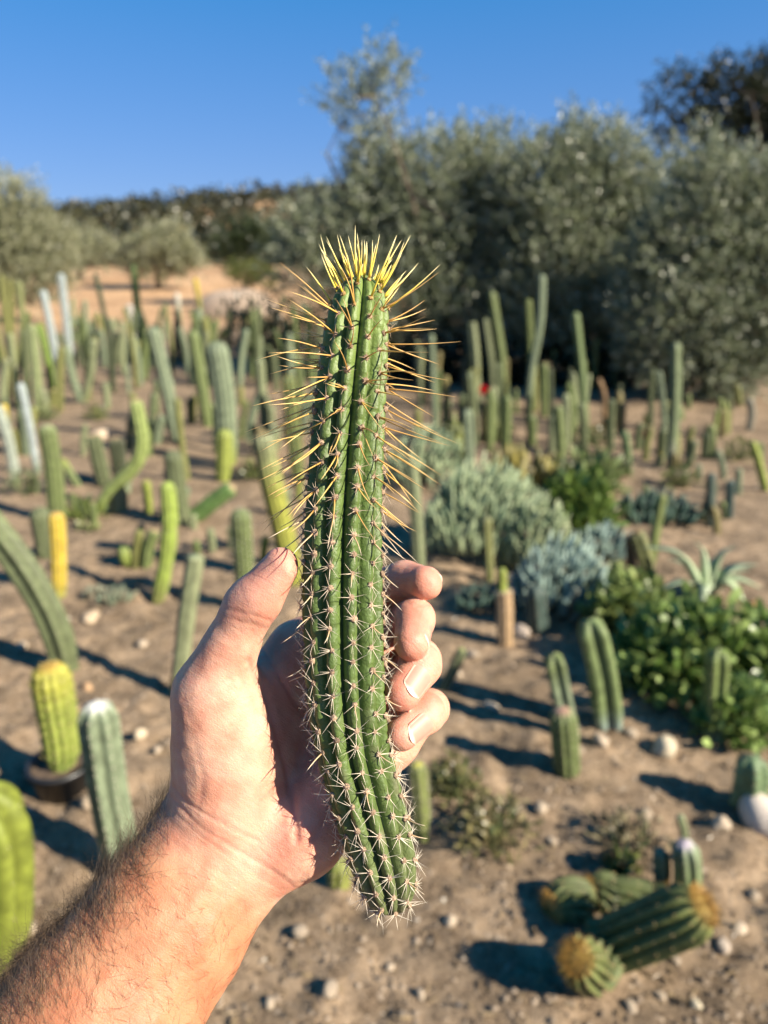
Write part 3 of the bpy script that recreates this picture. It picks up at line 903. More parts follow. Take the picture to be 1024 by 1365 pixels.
finger_plant('chalky pale finger leaved mound in the middle of bed', 640, 738, 155, 122, 900, .12, .0078, CHALK)
finger_plant('chalky finger leaved mound touching the bright green ribbed stem', 712, 758, 80, 100, 320, .13, .0085, [(.2, .27, .15), (.42, .47, .26)])
finger_plant('powder blue mound of finger leaves over the dark teal column', 742, 818, 120, 100, 380, .10, .008, CBLUE)
finger_plant('small powder blue finger plant right of the larger blue mound', 800, 745, 70, 50, 150, .10, .009, CBLUE)
finger_plant('yellowish finger leaves at the right edge of blue mound', 790, 812, 50, 70, 90, .12, .010, [(.3, .33, .13), (.45, .46, .25)])
finger_plant('low teal green ground plant behind the tan rocks', 872, 690, 100, 42, 190, .10, .012, [(.03, .07, .05), (.10, .17, .12)], cat='plant', name='ground_succulent')
finger_plant('tiny grey green tuft on soil below the bright yellow column', 155, 806, 44, 26, 46, .05, .005, [(.2, .25, .17), (.33, .38, .25)], cat='plant', name='succulent_tuft')
finger_plant('tiny grey tuft left of the other grey green tuft', 126, 800, 26, 20, 26, .045, .005, [(.22, .25, .18), (.33, .36, .25)], cat='plant', name='succulent_tuft')
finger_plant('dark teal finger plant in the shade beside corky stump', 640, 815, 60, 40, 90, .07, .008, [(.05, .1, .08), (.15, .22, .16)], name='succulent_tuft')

def branching(label, px, py, wpx, hpx, n, cols, rad, name='branching_euphorbia'):
    b = ground_pt(px, py); b[2] = gz(b[0], b[1])
    s = px_size(b); root = empty(name, b); mb = MB()
    for _ in range(n):
        a = rng.uniform(0, 6.28); q = rng.random() ** .6
        x, y = wpx / 2 * s * q * math.cos(a), wpx / 2 * s * q * math.sin(a)
        h = hpx * s * rng.uniform(.6, 1.0) * (1 - .35 * q)
        C = resample([(x * .2, y * .2, -.02), (x * .9, y * .9, h * .35), (x, y, h)], 7)
        t = rng.random(); c = np.array(cols[0]) * (1 - t) + np.array(cols[1]) * t
        tube(mb, C, np.array([.8, .9, 1, 1, 1, .8, .3]) * rad * rng.uniform(.8, 1.2), 7, c)
    link('stems', mb.mesh('stems'), M_SUCC, root)
    return tag(root, label, 'succulent')
branching('golden brown branching succulent behind the leafy rosettes', 695, 645, 90, 72, 26, [(.10, .09, .025), (.26, .22, .05)], .035)
branching('small upright green branching succulent by lime knobbly stem', 178, 752, 44, 48, 7, [(.16, .21, .05), (.24, .28, .07)], .024)
branching('yellow green branching succulent left of golden brown one', 604, 620, 40, 85, 12, [(.14, .16, .04), (.24, .26, .07)], .03)

def leafy(label, px, py, wpx, hpx, n, ll, lw, cols, name='leafy_plant', cat='plant', up=.5, dpt=.8):
    b = ground_pt(px, py); b[2] = gz(b[0], b[1])
    s = px_size(b); rx, hz = wpx / 2 * s, hpx * s
    root = empty(name, b)
    u = rand_dirs(n); u[:, 2] = np.abs(u[:, 2])
    rad = rng.random(n) ** .45
    P = u * rad[:, None] * np.array([rx, rx * dpt, hz]) * (1 + .25 * vnoise(u[:, 0] * 3 + px, u[:, 1] * 3, u[:, 2] * 3))[:, None]
    P[:, 2] += .005
    d = u * .7 + [0, 0, up] + rng.normal(size=(n, 3)) * .55
    d /= np.linalg.norm(d, axis=1)[:, None]
    t = rng.random((n, 1))
    c = np.array(cols[0]) * (1 - t) + np.array(cols[1]) * t
    # cupped four-face leaves
    sd_ = np.cross(d, rng.normal(size=(n, 3)) + [0, 0, 1.2]); sd_ /= np.linalg.norm(sd_, axis=1)[:, None]
    nn = np.cross(sd_, d)
    L = (ll * rng.uniform(.55, 1.25, n))[:, None]; W = (lw * rng.uniform(.7, 1.2, n))[:, None]
    rows = []
    for f, wd, dz in ((0, .1, 0), (.3, .9, .05), (.65, 1., .04), (.92, .4, -.06)):
        m_ = P + d * L * f + nn * L * dz
        rows += [m_ + sd_ * W * wd * .5 + nn * W * .12, m_ - sd_ * W * wd * .5 + nn * W * .12]
    V = np.stack(rows, 1).reshape(-1, 3)
    k = np.arange(n)[:, None] * 8
    q = np.concatenate([k + np.array([[2 * i, 2 * i + 2, 2 * i + 3, 2 * i + 1]]) for i in range(3)])
    me_ = make_mesh('foliage', V, [q], np.repeat(c, 8, 0))
    tag(link('foliage', me_, M_LEAF, root), kind='stuff')
    st = MB()
    for _ in range(10):
        a = rng.uniform(0, 6.28); q_ = rng.random() ** .5
        x, y = rx * .7 * q_ * math.cos(a), rx * dpt * .7 * q_ * math.sin(a)
        tube(st, resample([(x * .3, y * .3, -.02), (x * .8, y * .8, hz * .35), (x, y, hz * .75)], 6), np.linspace(.006, .003, 6), 5, (.1, .13, .05))
    link('stems', st.mesh('stems'), M_SUCC, root)
    return tag(root, label, cat)
WEED = [(.09, .16, .03), (.40, .52, .17)]
leafy('sprawling leafy green weeds spreading below the aloe', 905, 915, 190, 105, 1500, .08, .036, WEED)
leafy('leafy green weed mound by the orange brown dry stem', 1010, 925, 130, 110, 800, .075, .034, WEED)
leafy('leafy yellow green weeds behind the thick three angled column', 830, 850, 120, 85, 800, .06, .03, [(.09, .15, .03), (.36, .42, .14)])
leafy('low leafy weeds at the foot of four ribbed column', 975, 985, 90, 70, 380, .06, .03, WEED)
leafy('dark green strappy rosettes behind the powder blue mound', 765, 715, 110, 80, 620, .13, .03, [(.08, .15, .03), (.25, .34, .08)], 'rosette_plant', up=.9)
leafy('bright green leafy rosettes beneath dark sided column', 785, 660, 80, 50, 380, .11, .035, [(.12, .17, .05), (.27, .33, .13)], 'rosette_plant', up=.8)
leafy('dry straggling weed on the soil right of held cactus', 655, 1130, 110, 70, 380, .035, .010, [(.14, .14, .05), (.30, .25, .12)], 'dry_weed', up=.5)
leafy('low green weed above the dry straggling weed', 600, 1060, 90, 55, 380, .03, .012, [(.10, .12, .04), (.26, .24, .10)], 'dry_weed')
leafy('bright green weed sprout above the golden clump', 828, 1165, 40, 30, 90, .03, .012, [(.13, .18, .04), (.25, .29, .08)], 'weed_sprout')
leafy('greyish dry weed behind the bright green weed sprout', 835, 1128, 110, 40, 300, .025, .008, [(.18, .15, .08), (.30, .26, .15)], 'dry_weed')
leafy('small round green sprout on soil under the elbow stem', 117, 706, 30, 18, 60, .03, .015, [(.2, .25, .08), (.38, .38, .16)], 'weed_sprout')
leafy('small lime sprout at the foot of the elbow stem', 122, 690, 46, 28, 110, .035, .018, [(.14, .2, .04), (.26, .31, .08)], 'weed_sprout')
leafy('green sprout cluster by the plump green column foot', 100, 690, 40, 30, 90, .035, .018, [(.13, .19, .04), (.24, .29, .08)], 'weed_sprout')
leafy('grey green bush of weeds at the pale blue stem foot', 34, 660, 60, 40, 180, .04, .014, [(.10, .13, .05), (.22, .26, .12)], 'weed_sprout')
leafy('low shrub coloured near black as shade behind the crowded left rows', 365, 470, 150, 75, 1100, .16, .07, [(.012, .016, .008), (.035, .042, .02)], 'shade_shrub', 'shrub')  # near-black leaf colours stand in for the olive's shade here
leafy('dark scrub standing in for shade behind the tallest grey green column', 700, 512, 170, 55, 1000, .14, .06, [(.014, .018, .009), (.04, .046, .02)], 'shade_shrub', 'shrub')  # added along the tree bases; its darkness is shade put into leaf colour
leafy('dark scrub standing in for shade between middle olive and drooping olive', 830, 515, 170, 55, 1000, .14, .06, [(.014, .018, .009), (.04, .046, .02)], 'shade_shrub', 'shrub')  # also added for the dark shading at the tree feet
leafy('dark scrub standing in for shade beneath the broad silvery olive', 560, 505, 190, 70, 1300, .14, .06, [(.012, .016, .008), (.035, .04, .018)], 'shade_shrub', 'shrub')  # shade under the crown painted as near-black leaves

TUFT = [(.10, .13, .04), (.24, .26, .09)]
for px, py, wp, hp, lb in [(600, 592, 40, 28, 'green tuft at the foot of the olive brown column'), (668, 588, 44, 26, 'green tuft between the tall fresh green column and golden brown succulent'), (735, 640, 40, 28, 'tuft of leaves left of the dark sided column foot'),
                           (820, 640, 44, 30, 'yellow green tuft by the stubby dark green column'), (905, 650, 60, 28, 'tuft in front of the pale footed column'), (985, 612, 50, 30, 'tuft beneath the yellow green cluster'),
                           (790, 592, 40, 24, 'small tuft behind the bright green leafy rosettes'), (560, 640, 50, 34, 'tuft beside the middle knuckle behind held cactus'), (200, 592, 34, 18, 'small tuft under the dark backed column'),
                           (130, 560, 34, 20, 'small tuft above the buff rock'), (285, 560, 40, 22, 'tuft between the leaning and the stout column'), (340, 640, 44, 26, 'tuft right of the lumpy lime offset'), (60, 560, 40, 22, 'tuft at the green and yellow column foot')]:
    leafy(lb, px, py, wp, hp, 130, .06, .02, TUFT, 'leaf_tuft', up=.8)

def aloe():
    b = ground_pt(938, 805); b[2] = gz(b[0], b[1])
    root = empty('aloe', b); tag(root, 'grey green aloe with long arching pointed leaves above the weeds', 'aloe')
    Y = b[1]
    tips = [(925, 722, 0, .9), (982, 728, 0, .9), (855, 728, -.02, .9), (1012, 752, .03, .8), (1018, 785, -.05, .9), (1000, 815, -.12, .9), (890, 745, .12, .8), (960, 740, .15, .8), (870, 790, -.12, .7), (930, 820, -.2, .8), (1000, 760, .12, .8)]
    for i, (px, py, dy, wf) in enumerate(tips):
        t = on_plane(px, py, Y + dy) - b
        mid = np.array([t[0] * .42, t[1] * .45, max(t[2] * .75, .1) + .02])
        C = resample([(0, 0, .0), mid, t], 12)
        T, A, B = frames(C)
        side = np.cross(T, [0, 0, 1.]); side /= np.linalg.norm(side, axis=1)[:, None] + 1e-9
        nn = np.cross(side, T)
        f = np.linspace(0, 1, 12)
        W = .042 * wf * (1 - f ** 2.2) * (.85 + .3 * np.sin(f * 3)) + .0008
        rows = [C - side * W[:, None] + nn * W[:, None] * .35, C - nn * W[:, None] * .12, C + side * W[:, None] + nn * W[:, None] * .35, C - nn * W[:, None] * .5]
        V = np.stack(rows, 1).reshape(-1, 3)
        mb = MB(); mb.add(V, grid_quads(12, 4), None, np.array([.34, .42, .26]) * rng.uniform(.85, 1.2))
        link('leaf', mb.mesh('leaf'), M_SUCC, root)
aloe()

# flowers
def flower(name, label, px, py, Yp, r, col, n=14):
    c = on_plane(px, py, Yp)
    mb = MB()
    u = rand_dirs(n * 6); u[:, 2] = u[:, 2] * .8
    V, q, cc = leaf_quads(np.repeat(c[None], n * 6, 0) * 0, u, r * rng.uniform(.7, 1.1, n * 6), r * .55, 0, np.repeat(np.array([col]), n * 6, 0) * rng.uniform(.75, 1.15, (n * 6, 1)))
    mb.add(V, q, None, cc)
    root = empty(name, (c[0], c[1], gz(c[0], c[1])))
    h = c[2] - root.location.z
    o = link('petals', mb.mesh('petals', False), M_LEAF, root, (0, 0, h))
    st = MB(); tube(st, resample([(0, .01, -.03), (.01, 0, h * .5), (0, 0, h)], 6), .008, 6, (.12, .16, .06))
    link('stalk', st.mesh('stalk'), M_SUCC, root)
    tag(root, label, 'flower')
flower('red_flower', 'bright red bloom at the foot of the flat topped column', 645, 520, ground_pt(640, 590)[1], .06, (.75, .02, .02))
flower('red_flower', 'dull pink bloom by the grey green thin pair', 856, 578, ground_pt(856, 598)[1], .05, (.35, .07, .06))
flower('cream_flower', 'round cream flower head over the strappy rosettes', 707, 627, ground_pt(707, 668)[1], .035, (.75, .68, .42))
flower('cream_flower', 'small yellow orange bloom left of the red flower', 597, 535, ground_pt(597, 575)[1], .035, (.55, .36, .05))

# ------------------------------------------------------------------ stones
def stone_mesh(seed, col):
    u, v = np.meshgrid(np.linspace(0, np.pi, 10), np.linspace(0, 2 * np.pi, 14, endpoint=False), indexing='ij')
    D = np.stack([np.sin(u) * np.cos(v), np.sin(u) * np.sin(v), np.cos(u)], -1).reshape(-1, 3)
    r = 1 + .28 * vnoise(D[:, 0] * 1.6 + seed * 7, D[:, 1] * 1.6, D[:, 2] * 1.6, s=seed) + .1 * vnoise(D[:, 0] * 4, D[:, 1] * 4, D[:, 2] * 4 + seed, s=seed)
    V = D * r[:, None]
    mb = MB(); mb.add(V, grid_quads(10, 14), None, col)
    return mb.mesh('stone')
def stone(label, px, py, wpx, col, asp=.7, name='stone', group=None, seed=None, tall=.65):
    b = ground_pt(px, py); b[2] = gz(b[0], b[1]); s = px_size(b)
    o = link(name, stone_mesh(seed if seed is not None else int(rng.integers(1, 90)), col), M_STONE)
    r = wpx / 2 * s
    o.location = (b[0], b[1], b[2] + r * tall * .45)
    o.scale = (r, r * asp, r * tall)
    o.rotation_euler = (rng.normal() * .2, rng.normal() * .2, rng.uniform(0, 6))
    tag(o, label, 'rock', group)
    return o
SN = (.46, .37, .27)
stone('large whitish rock against the scalloped cactus head', 1018, 1100, 66, (.66, .57, .48), .8, 'white_rock', seed=4, tall=.85)
stone('rounded cream stone on soil between the two ribbed columns', 884, 1006, 38, (.55, .47, .34), .8, seed=5)
stone('pale tan stone behind the base of the thumb', 188, 984, 22, (.6, .49, .34), .7, seed=6)
stone('flat buff stone below the bright yellow column', 122, 825, 32, (.52, .4, .27), .6, seed=7, tall=.4)
stone('larger tan rock beside the strappy rosettes', 806, 668, 26, (.6, .46, .3), .8, seed=8)
stone('smaller tan rock below the larger tan rock', 822, 690, 26, (.62, .5, .32), .7, seed=9)
stone('buff rock behind the dotted green stub', 136, 585, 24, (.55, .44, .32), .7, seed=10)
stone('grey stone at the foot of the corky stump', 694, 850, 26, (.42, .35, .29), .8, seed=11)
stone('white chip resting against the golden clump', 893, 1192, 15, (.75, .68, .6), .8, seed=12)
stone('pale pebble by the bottom of the golden clump', 926, 1352, 15, (.7, .6, .42), .9, seed=13)
stone('beige stone right of the golden clump', 962, 1270, 22, (.5, .41, .32), .8, seed=14)
stone('buff stone just below the pot rim shadow', 118, 1080, 26, (.48, .37, .25), .8, seed=15)
stone('orange tinged stone above the blue grey cactus tip', 116, 915, 18, (.52, .33, .18), .7, seed=16)
stone('pale flat stone on soil past the ring finger', 655, 950, 22, (.55, .45, .33), .7, seed=17, tall=.4)
SG = 'loose stones on the open soil'
rg = np.random.default_rng(31)
for px, py, wp, lb in [
    (800, 1000, 26, 'buff stone in front of the thick three angled column'), (840, 985, 20, 'tan pebble left of the rounded cream stone'), (770, 1010, 18, 'pebble touching the short striped stem'),
    (720, 1085, 22, 'ochre stone right of the dry straggling weed'), (735, 1130, 18, 'smaller ochre stone below the weed side stone'), (690, 1085, 14, 'pebble inside the dry straggling weed'),
    (860, 1095, 20, 'stone behind the greyish dry weed'), (600, 1235, 20, 'stone in the shadow left of golden clump'), (960, 1105, 26, 'stone left of the large whitish rock'),
    (900, 1285, 14, 'pebble right under the golden clump stem'), (985, 1240, 22, 'buff stone past the beige stone right of clump'), (1005, 1190, 24, 'brown stone below the large whitish rock'),
    (880, 1330, 16, 'pebble beside the pale pebble under golden clump'), (840, 1345, 20, 'stone below the left golden head'), (560, 1330, 18, 'lone stone on soil beneath the held cactus'),
    (400, 1250, 22, 'stone just right of the wrist'), (440, 1330, 26, 'largest stone on soil right of the forearm'), (360, 1340, 20, 'stone close beside the forearm'),
    (520, 1290, 16, 'pebble under the cut end of the held cactus'), (40, 1240, 24, 'stone between fat lime cactus and forearm'), (150, 1010, 16, 'pebble right of the blue grey cactus tip'),
    (210, 1000, 14, 'pebble near the pale tan stone by thumb base'), (30, 860, 18, 'stone under the arching stem'), (60, 830, 16, 'smaller stone under the arching stem beside the first'),
    (190, 860, 16, 'stone on bare soil left of the cut stem'), (630, 880, 18, 'stone beside the small dark leaning stem'), (610, 905, 14, 'pebble at the foot of small dark leaning stem')]:
    stone(lb, px, py, wp, np.array(SN) * rg.uniform(.75, 1.25), rg.uniform(.6, .95), 'loose_stone', SG, tall=rg.uniform(.45, .75))

def gravel():
    mb = MB()
    n = 30000
    y = .75 + 5.2 * rng.random(n) ** 1.7
    x = (rng.random(n) - .5) * (1.5 * y + .6)
    r = .0024 + .013 * rng.random(n) ** 3.2
    ph = np.array([[1, 0, 0], [-.5, .87, 0], [-.5, -.87, 0], [.3, .2, .75], [-.3, .15, .7]])
    tr = np.array([[0, 1, 3], [1, 4, 3], [1, 2, 4], [2, 3, 4], [2, 0, 3]])
    z = terrain(x, y)
    a = rng.uniform(0, 6.28, n)
    sc3 = rng.uniform(.65, 1.2, (n, 5, 3)) * np.array([1, .8, .9])
    V = ph[None] * sc3 * r[:, None, None]
    ca, sa = np.cos(a)[:, None], np.sin(a)[:, None]
    X = V[..., 0] * ca - V[..., 1] * sa + x[:, None]
    Yv = V[..., 0] * sa + V[..., 1] * ca + y[:, None]
    Z = V[..., 2] + (z - r * .15)[:, None]
    VV = np.stack([X, Yv, Z], -1).reshape(-1, 3)
    T = (tr[None] + (np.arange(n) * 5)[:, None, None]).reshape(-1, 3)
    t = rng.random((n, 1))
    c = np.array([.13, .092, .062]) * (1 - t) + np.array([.42, .33, .24]) * t
    c = np.where(rng.random((n, 1)) < .012, np.array([[.7, .62, .5]]), c)
    mb.add(VV, None, T, np.repeat(c, 5, 0))
    return mb.mesh('gravel')
tag(link('gravel', gravel(), M_STONE), 'small pebbles and clods strewn over the bare soil', 'gravel', kind='stuff')

def litter():
    n = 11000
    y = .8 + 9 * rng.random(n) ** 1.6
    x = (rng.random(n) - .5) * (1.5 * y + .6)
    P = np.stack([x, y, terrain(x, y) + .004], 1)
    d = rng.normal(size=(n, 3)) * [1, 1, .25]
    t = rng.random((n, 1))
    c = np.array([.10, .065, .035]) * (1 - t) + np.array([.40, .30, .17]) * t
    V, q, cc = leaf_quads(P, d, rng.uniform(.008, .05, n), rng.uniform(.002, .009, n), 0, c)
    return make_mesh('leaf_litter', V, [q], cc, False)
tag(link('leaf_litter', litter(), M_LEAF), 'dry leaf scraps and straw lying on the soil', 'litter', kind='stuff')

# sand bank far left and bank at the right
def bank(name, label, px0, px1, pyt, pyb, Y, col):
    c0, c1 = on_plane(px0, pyb, Y), on_plane(px1, pyb, Y)
    h = on_plane(px0, pyt, Y)[2] - c0[2]
    c = (c0 + c1) / 2
    c[2] = gz(c[0], c[1]) - .1
    wd = abs(c1[0] - c0[0]) / 2
    n, m = 22, 30
    u, v = np.meshgrid(np.linspace(0, 1, n), np.linspace(0, 2 * np.pi, m, endpoint=False), indexing='ij')
    rr = np.cos(u * np.pi / 2)
    X = wd * rr * np.cos(v); Yy = wd * .45 * rr * np.sin(v)
    Z = (h + .25) * np.sin(u * np.pi / 2) ** .8 * (1 + .08 * vnoise(X * .8, Yy * .8))
    V = np.stack([X, Yy, Z], -1).reshape(-1, 3)
    mb = MB(); mb.add(V, grid_quads(n, m), None, col)
    o = link(name, mb.mesh(name), M_STONE, None, c)
    tag(o, kind='structure')
bank('sand_bank', '', 258, 372, 374, 408, 31, (.42, .33, .25))
bank('sandy_bank', '', 985, 1120, 462, 500, 12.5, (.52, .38, .24))
#HAND_PLACE
# ------------------------------------------------------------------ the held cactus cutting (built in the camera's axes, then set in the world)
def PC(px, py, d):
    return np.array([(px - 512) / F * d, (682.5 - py) / F * d, -d])
M4 = np.array(CAM_M)
def to_world(V):
    V = np.asarray(V, float)
    return V @ M4[:3, :3].T + M4[:3, 3]
DC = .313                          # distance of the cutting's axis
PROF = np.array([(1217, 522, 3), (1213, 522, 13), (1204, 521.5, 25), (1190, 520, 34), (1170, 516, 40), (1140, 509, 44), (1100, 499, 46), (1060, 488, 47), (1002, 472, 49), (950, 464.5, 51), (895, 460, 52.5), (800, 457, 53.5),
                 (700, 457.5, 51.5), (600, 462, 49), (550, 465.5, 47.5), (500, 469.5, 45.5), (450, 474, 43), (420, 478, 40), (400, 480.5, 35), (388, 482, 29.5), (378, 482.5, 22), (371, 483, 12), (367, 483, 4)], float)
PX = F and DC / F
def held_cactus():
    n, ribs, per = 300, 12, 12
    yy = PROF[:, 0][::-1]
    u = np.linspace(0, 1, n)
    # ring heights: closer together at both ends
    ys = np.interp(u, [0, .06, .94, 1], [1217, 1190, 395, 368.5])
    cx = np.interp(ys, yy, PROF[:, 1][::-1]); hw = np.interp(ys, yy, PROF[:, 2][::-1])
    k = np.ones(9) / 9
    pad = lambda a: np.convolve(np.pad(a, 4, 'edge'), k, 'valid')
    cx = pad(cx)
    dep = np.interp(ys, [368, 700, 950, 1217], [.318, .313, .312, .318])
    C = np.stack([(cx - 512) / F * dep, (682.5 - ys) / F * dep, -dep], 1)
    T, A, B = frames(C, up=(1, 0, 0))           # A to the right, B = T x A points away from the viewer or to it
    sgn = 1 if B[n // 2][2] > 0 else -1
    B = B * sgn                                  # towards the viewer
    Rr = hw / F * dep * 1.01
    m = ribs * per
    a = np.linspace(0, 2 * np.pi, m, endpoint=False)
    ph = np.interp(ys, [368, 450, 900, 1217], [R(-7), R(-4), R(-16), R(-20)])   # rib angle from the viewing direction
    rid = np.arange(m) // per
    loc = (np.arange(m) % per) / per              # 0 at a rib crest
    x = np.minimum(loc, 1 - loc) * 2              # 0 crest .. 1 groove
    dpt = .31 + .08 * np.sin(np.arange(ribs + 1) * 2.7)
    groove = 1 - dpt[np.where(loc < .5, rid, (rid + 1) % ribs)] * (x ** 2.2) - .05 * (x > .9)
    step = 27.5
    s_px = (1217 - ys)                            # pixels above the cut end
    off = (rid % 2) * .5
    offc = np.where(loc < .5, (rid % 2) * .5, ((rid + 1) % ribs % 2) * .5)
    fr = (s_px[:, None] / step + offc[None, :]) % 1.0     # 0 at an areole
    up_amt = np.interp(ys, [368, 520, 800, 1217], [.10, .085, .035, .04])[:, None]
    notch = np.exp(-((fr - .16) / .085) ** 2)      # crease just above each areole
    crest = (1 - x[None, :]) ** .7
    dz = 1 - up_amt * notch * (.35 + .65 * crest) + .018 * np.sin(np.pi * fr) * crest
    env = np.clip(hw / 26, 0.2, 1)
    gr = 1 - (1 - groove[None, :]) * env[:, None]
    rr = Rr[:, None] * gr * dz * (1 + .012 * vnoise(ys[:, None] / 30 + rid[None, :] * 7.3, a[None, :] * 2))
    th = a[None, :] + ph[:, None]                  # angle from the viewer, positive to the right
    V = C[:, None] + rr[..., None] * (np.sin(th)[..., None] * A[:, None] + np.cos(th)[..., None] * B[:, None])
    g0 = np.array([.098, .150, .036]); g1 = np.array([.160, .225, .055]); gl = np.array([.130, .160, .060])
    c = np.empty((n, m, 3)); c[:] = g0
    t = smooth(620, 400, ys)[:, None, None]; c = c * (1 - t) + g1 * t
    t = smooth(1000, 1200, ys)[:, None, None]; c = c * (1 - t) + gl * t
    # paler seam down the grooves, and pale spot around areoles
    c = c * (1 + .35 * (np.abs(x - .72) < .12)[None, :, None] * .5)
    nv = vnoise(ys[:, None] / 9 + rid * 3.1, a[None, :] * 8, s=12)
    c = c * (1 + .10 * nv[..., None])
    scar = smooth(.45, .8, vnoise(ys[:, None] / 22, a[None, :] * 3.2, s=21))[..., None] * smooth(800, 1150, ys)[:, None, None]
    c = c * (1 - .5 * scar) + np.array([.21, .18, .12]) * .5 * scar
    e = smooth(1196, 1214, ys)[:, None, None]
    c = c * (1 - e * .6) + np.array([.2, .18, .09]) * e * .6
    mb = MB()
    k = n * m
    tr = [(k, (j + 1) % m, j) for j in range(m)] + [(k + 1, (n - 1) * m + j, (n - 1) * m + (j + 1) % m) for j in range(m)]
    VV = np.vstack([V.reshape(-1, 3), C[:1], C[-1:]])
    mb.add(VV, grid_quads(n, m, flip=False), tr, np.vstack([c.reshape(-1, 3), [[.22, .18, .1]], [[.3, .3, .1]]]))
    # areoles
    areoles = []
    for j in range(ribs):
        kk = 0
        while True:
            sp = (kk - (j % 2) * .5) * step
            kk += 1
            y = 1217 - sp
            if y > 1208: continue
            if y < 376: break
            y += rng.normal() * 2.2
            i = int(np.argmin(np.abs(ys - y)))
            th_ = 2 * np.pi * j / ribs + ph[i] + rng.normal() * .02
            out = np.sin(th_) * A[i] + np.cos(th_) * B[i]
            if y < 410: out = out + T[i] * np.interp(y, [372, 410], [1.2, .25])
            if y > 1195: out = out - T[i] * .8
            out /= np.linalg.norm(out)
            P = C[i] + (np.sin(th_) * A[i] + np.cos(th_) * B[i]) * rr[i, (j * per) % m]
            areoles.append((P, out, T[i], y, th_))
    return mb, areoles
hmb, areoles = held_cactus()
hroot = empty('cactus_cutting', tuple(to_world(PC(521, 1215, .318)[None])[0]))
HB = np.array(hroot.location)
tag(hroot, 'long green ribbed cactus cutting with golden spines held up in the hand', 'cactus')
def held_mesh(mb, name, sm=True):
    me_ = mb.mesh(name, sm)
    me_.transform(Matrix.Translation(-Vector(HB)) @ CAM_M)
    return me_
link('stem', held_mesh(hmb, 'stem'), M_HELD, hroot)

wool, shorts = MB(), MB()
longs = []
uu, vv = np.meshgrid(np.linspace(0, np.pi, 6), np.linspace(0, 2 * np.pi, 8, endpoint=False), indexing='ij')
SPH = np.stack([np.sin(uu) * np.cos(vv), np.sin(uu) * np.sin(vv), np.cos(uu)], -1).reshape(-1, 3)
SQ = grid_quads(6, 8)
for P, out, T_, y, th in areoles:
    side = np.cross(out, T_); side /= np.linalg.norm(side) + 1e-9
    upv = np.cross(side, out)
    if np.dot(upv, T_) < 0: upv = -upv; 
    ar = np.interp(y, [380, 520, 900, 1217], [.0012, .0015, .0014, .0013]) * rng.uniform(.85, 1.15)
    lump = 1 + .3 * vnoise(SPH[:, 0] * 2 + y, SPH[:, 1] * 2 + th, SPH[:, 2] * 2)
    V = P + out * .0002 + (SPH[:, :1] * side + SPH[:, 1:2] * upv) * (ar * lump)[:, None] + SPH[:, 2:] * out * ar * .75
    wc = np.array([.52, .36, .24]) if y > 430 else np.array([.58, .38, .15])
    wool.add(V, SQ, None, wc * rng.uniform(.75, 1.25))
    # short radial spines
    ns = int(rng.integers(5, 12)) if y > 620 else int(rng.integers(4, 9))
    a0 = rng.uniform(0, 6.28)
    aa = a0 + np.arange(ns) * 2 * np.pi / ns + rng.normal(size=ns) * .4
    ln = np.interp(y, [370, 520, 700, 900, 1217], [.0030, .0042, .0055, .0070, .0066]) * rng.uniform(.4, 1.35, ns)
    lift = rng.uniform(.25, .75, ns)
    d = np.cos(aa)[:, None] * side + np.sin(aa)[:, None] * upv + lift[:, None] * out
    d /= np.linalg.norm(d, axis=1)[:, None]
    pale = np.interp(y, [370, 600, 800, 1217], [0, .35, .8, 1])
    cc = np.array([.42, .25, .12]) * (1 - pale) + np.array([.78, .66, .50]) * pale
    bb = np.repeat((P + out * ar * .3)[None], ns, 0) + d * ar * .4
    cones(shorts, bb, bb + d * ln[:, None], .00012 + .00006 * rng.random(ns), cc * rng.uniform(.8, 1.2, (ns, 1)), 4, np.array([.62, .46, .30]) * (1 - pale) + np.array([1.0, .90, .74]) * pale)
    # central spines
    if y < 720 or rng.random() < .22:
        if y < 395: nc = rng.integers(2, 4)
        elif y < 480: nc = rng.integers(1, 3)
        elif y < 660: nc = rng.integers(1, 3)
        else: nc = 1
        for q in range(nc):
            up = np.interp(y, [370, 395, 412, 432, 460, 520, 600, 700, 1217], [1.9, 1.5, 1.0, .22, .0, -.28, -.62, -.75, -.2]) + rng.normal() * .13
            dv = out + upv * 0
            dv = dv - np.dot(dv, T_) * T_; dv /= np.linalg.norm(dv)
            dv = dv + T_ * up + side * rng.normal() * .16
            dv /= np.linalg.norm(dv)
            ll = np.interp(y, [370, 400, 430, 560, 640, 720, 800, 1217], [.019, .026, .030, .031, .026, .017, .010, .009]) * rng.uniform(.7, 1.18)
            if q: ll *= .72
            longs.append((P + out * ar * .2, dv, ll, y))
for q in range(24):        # crown of young spines round the growing point
    a_ = rng.uniform(0, 6.28); r_ = rng.random() ** .6
    P = PC(482.5 + 30 * r_ * math.sin(a_), 372 + 10 * r_ * r_, .318) + np.array([0, 0, math.cos(a_) * r_ * 30 * PX])
    dv = np.array([math.sin(a_) * r_ * .75, 1, math.cos(a_) * r_ * .75]) + rng.normal(size=3) * .09
    longs.append((P, dv / np.linalg.norm(dv), rng.choice([.006, .009, .015, .019, .022]), 375))
o = link('areoles', held_mesh(wool, 'areoles'), M_WOOL, hroot); o['kind'] = 'stuff'
o['label'] = 'tiny tan woolly areoles along the ribs'
o = link('short_spines', held_mesh(shorts, 'short_spines', False), M_SPINE, hroot); o['kind'] = 'stuff'
o['label'] = 'short pale radial spines'
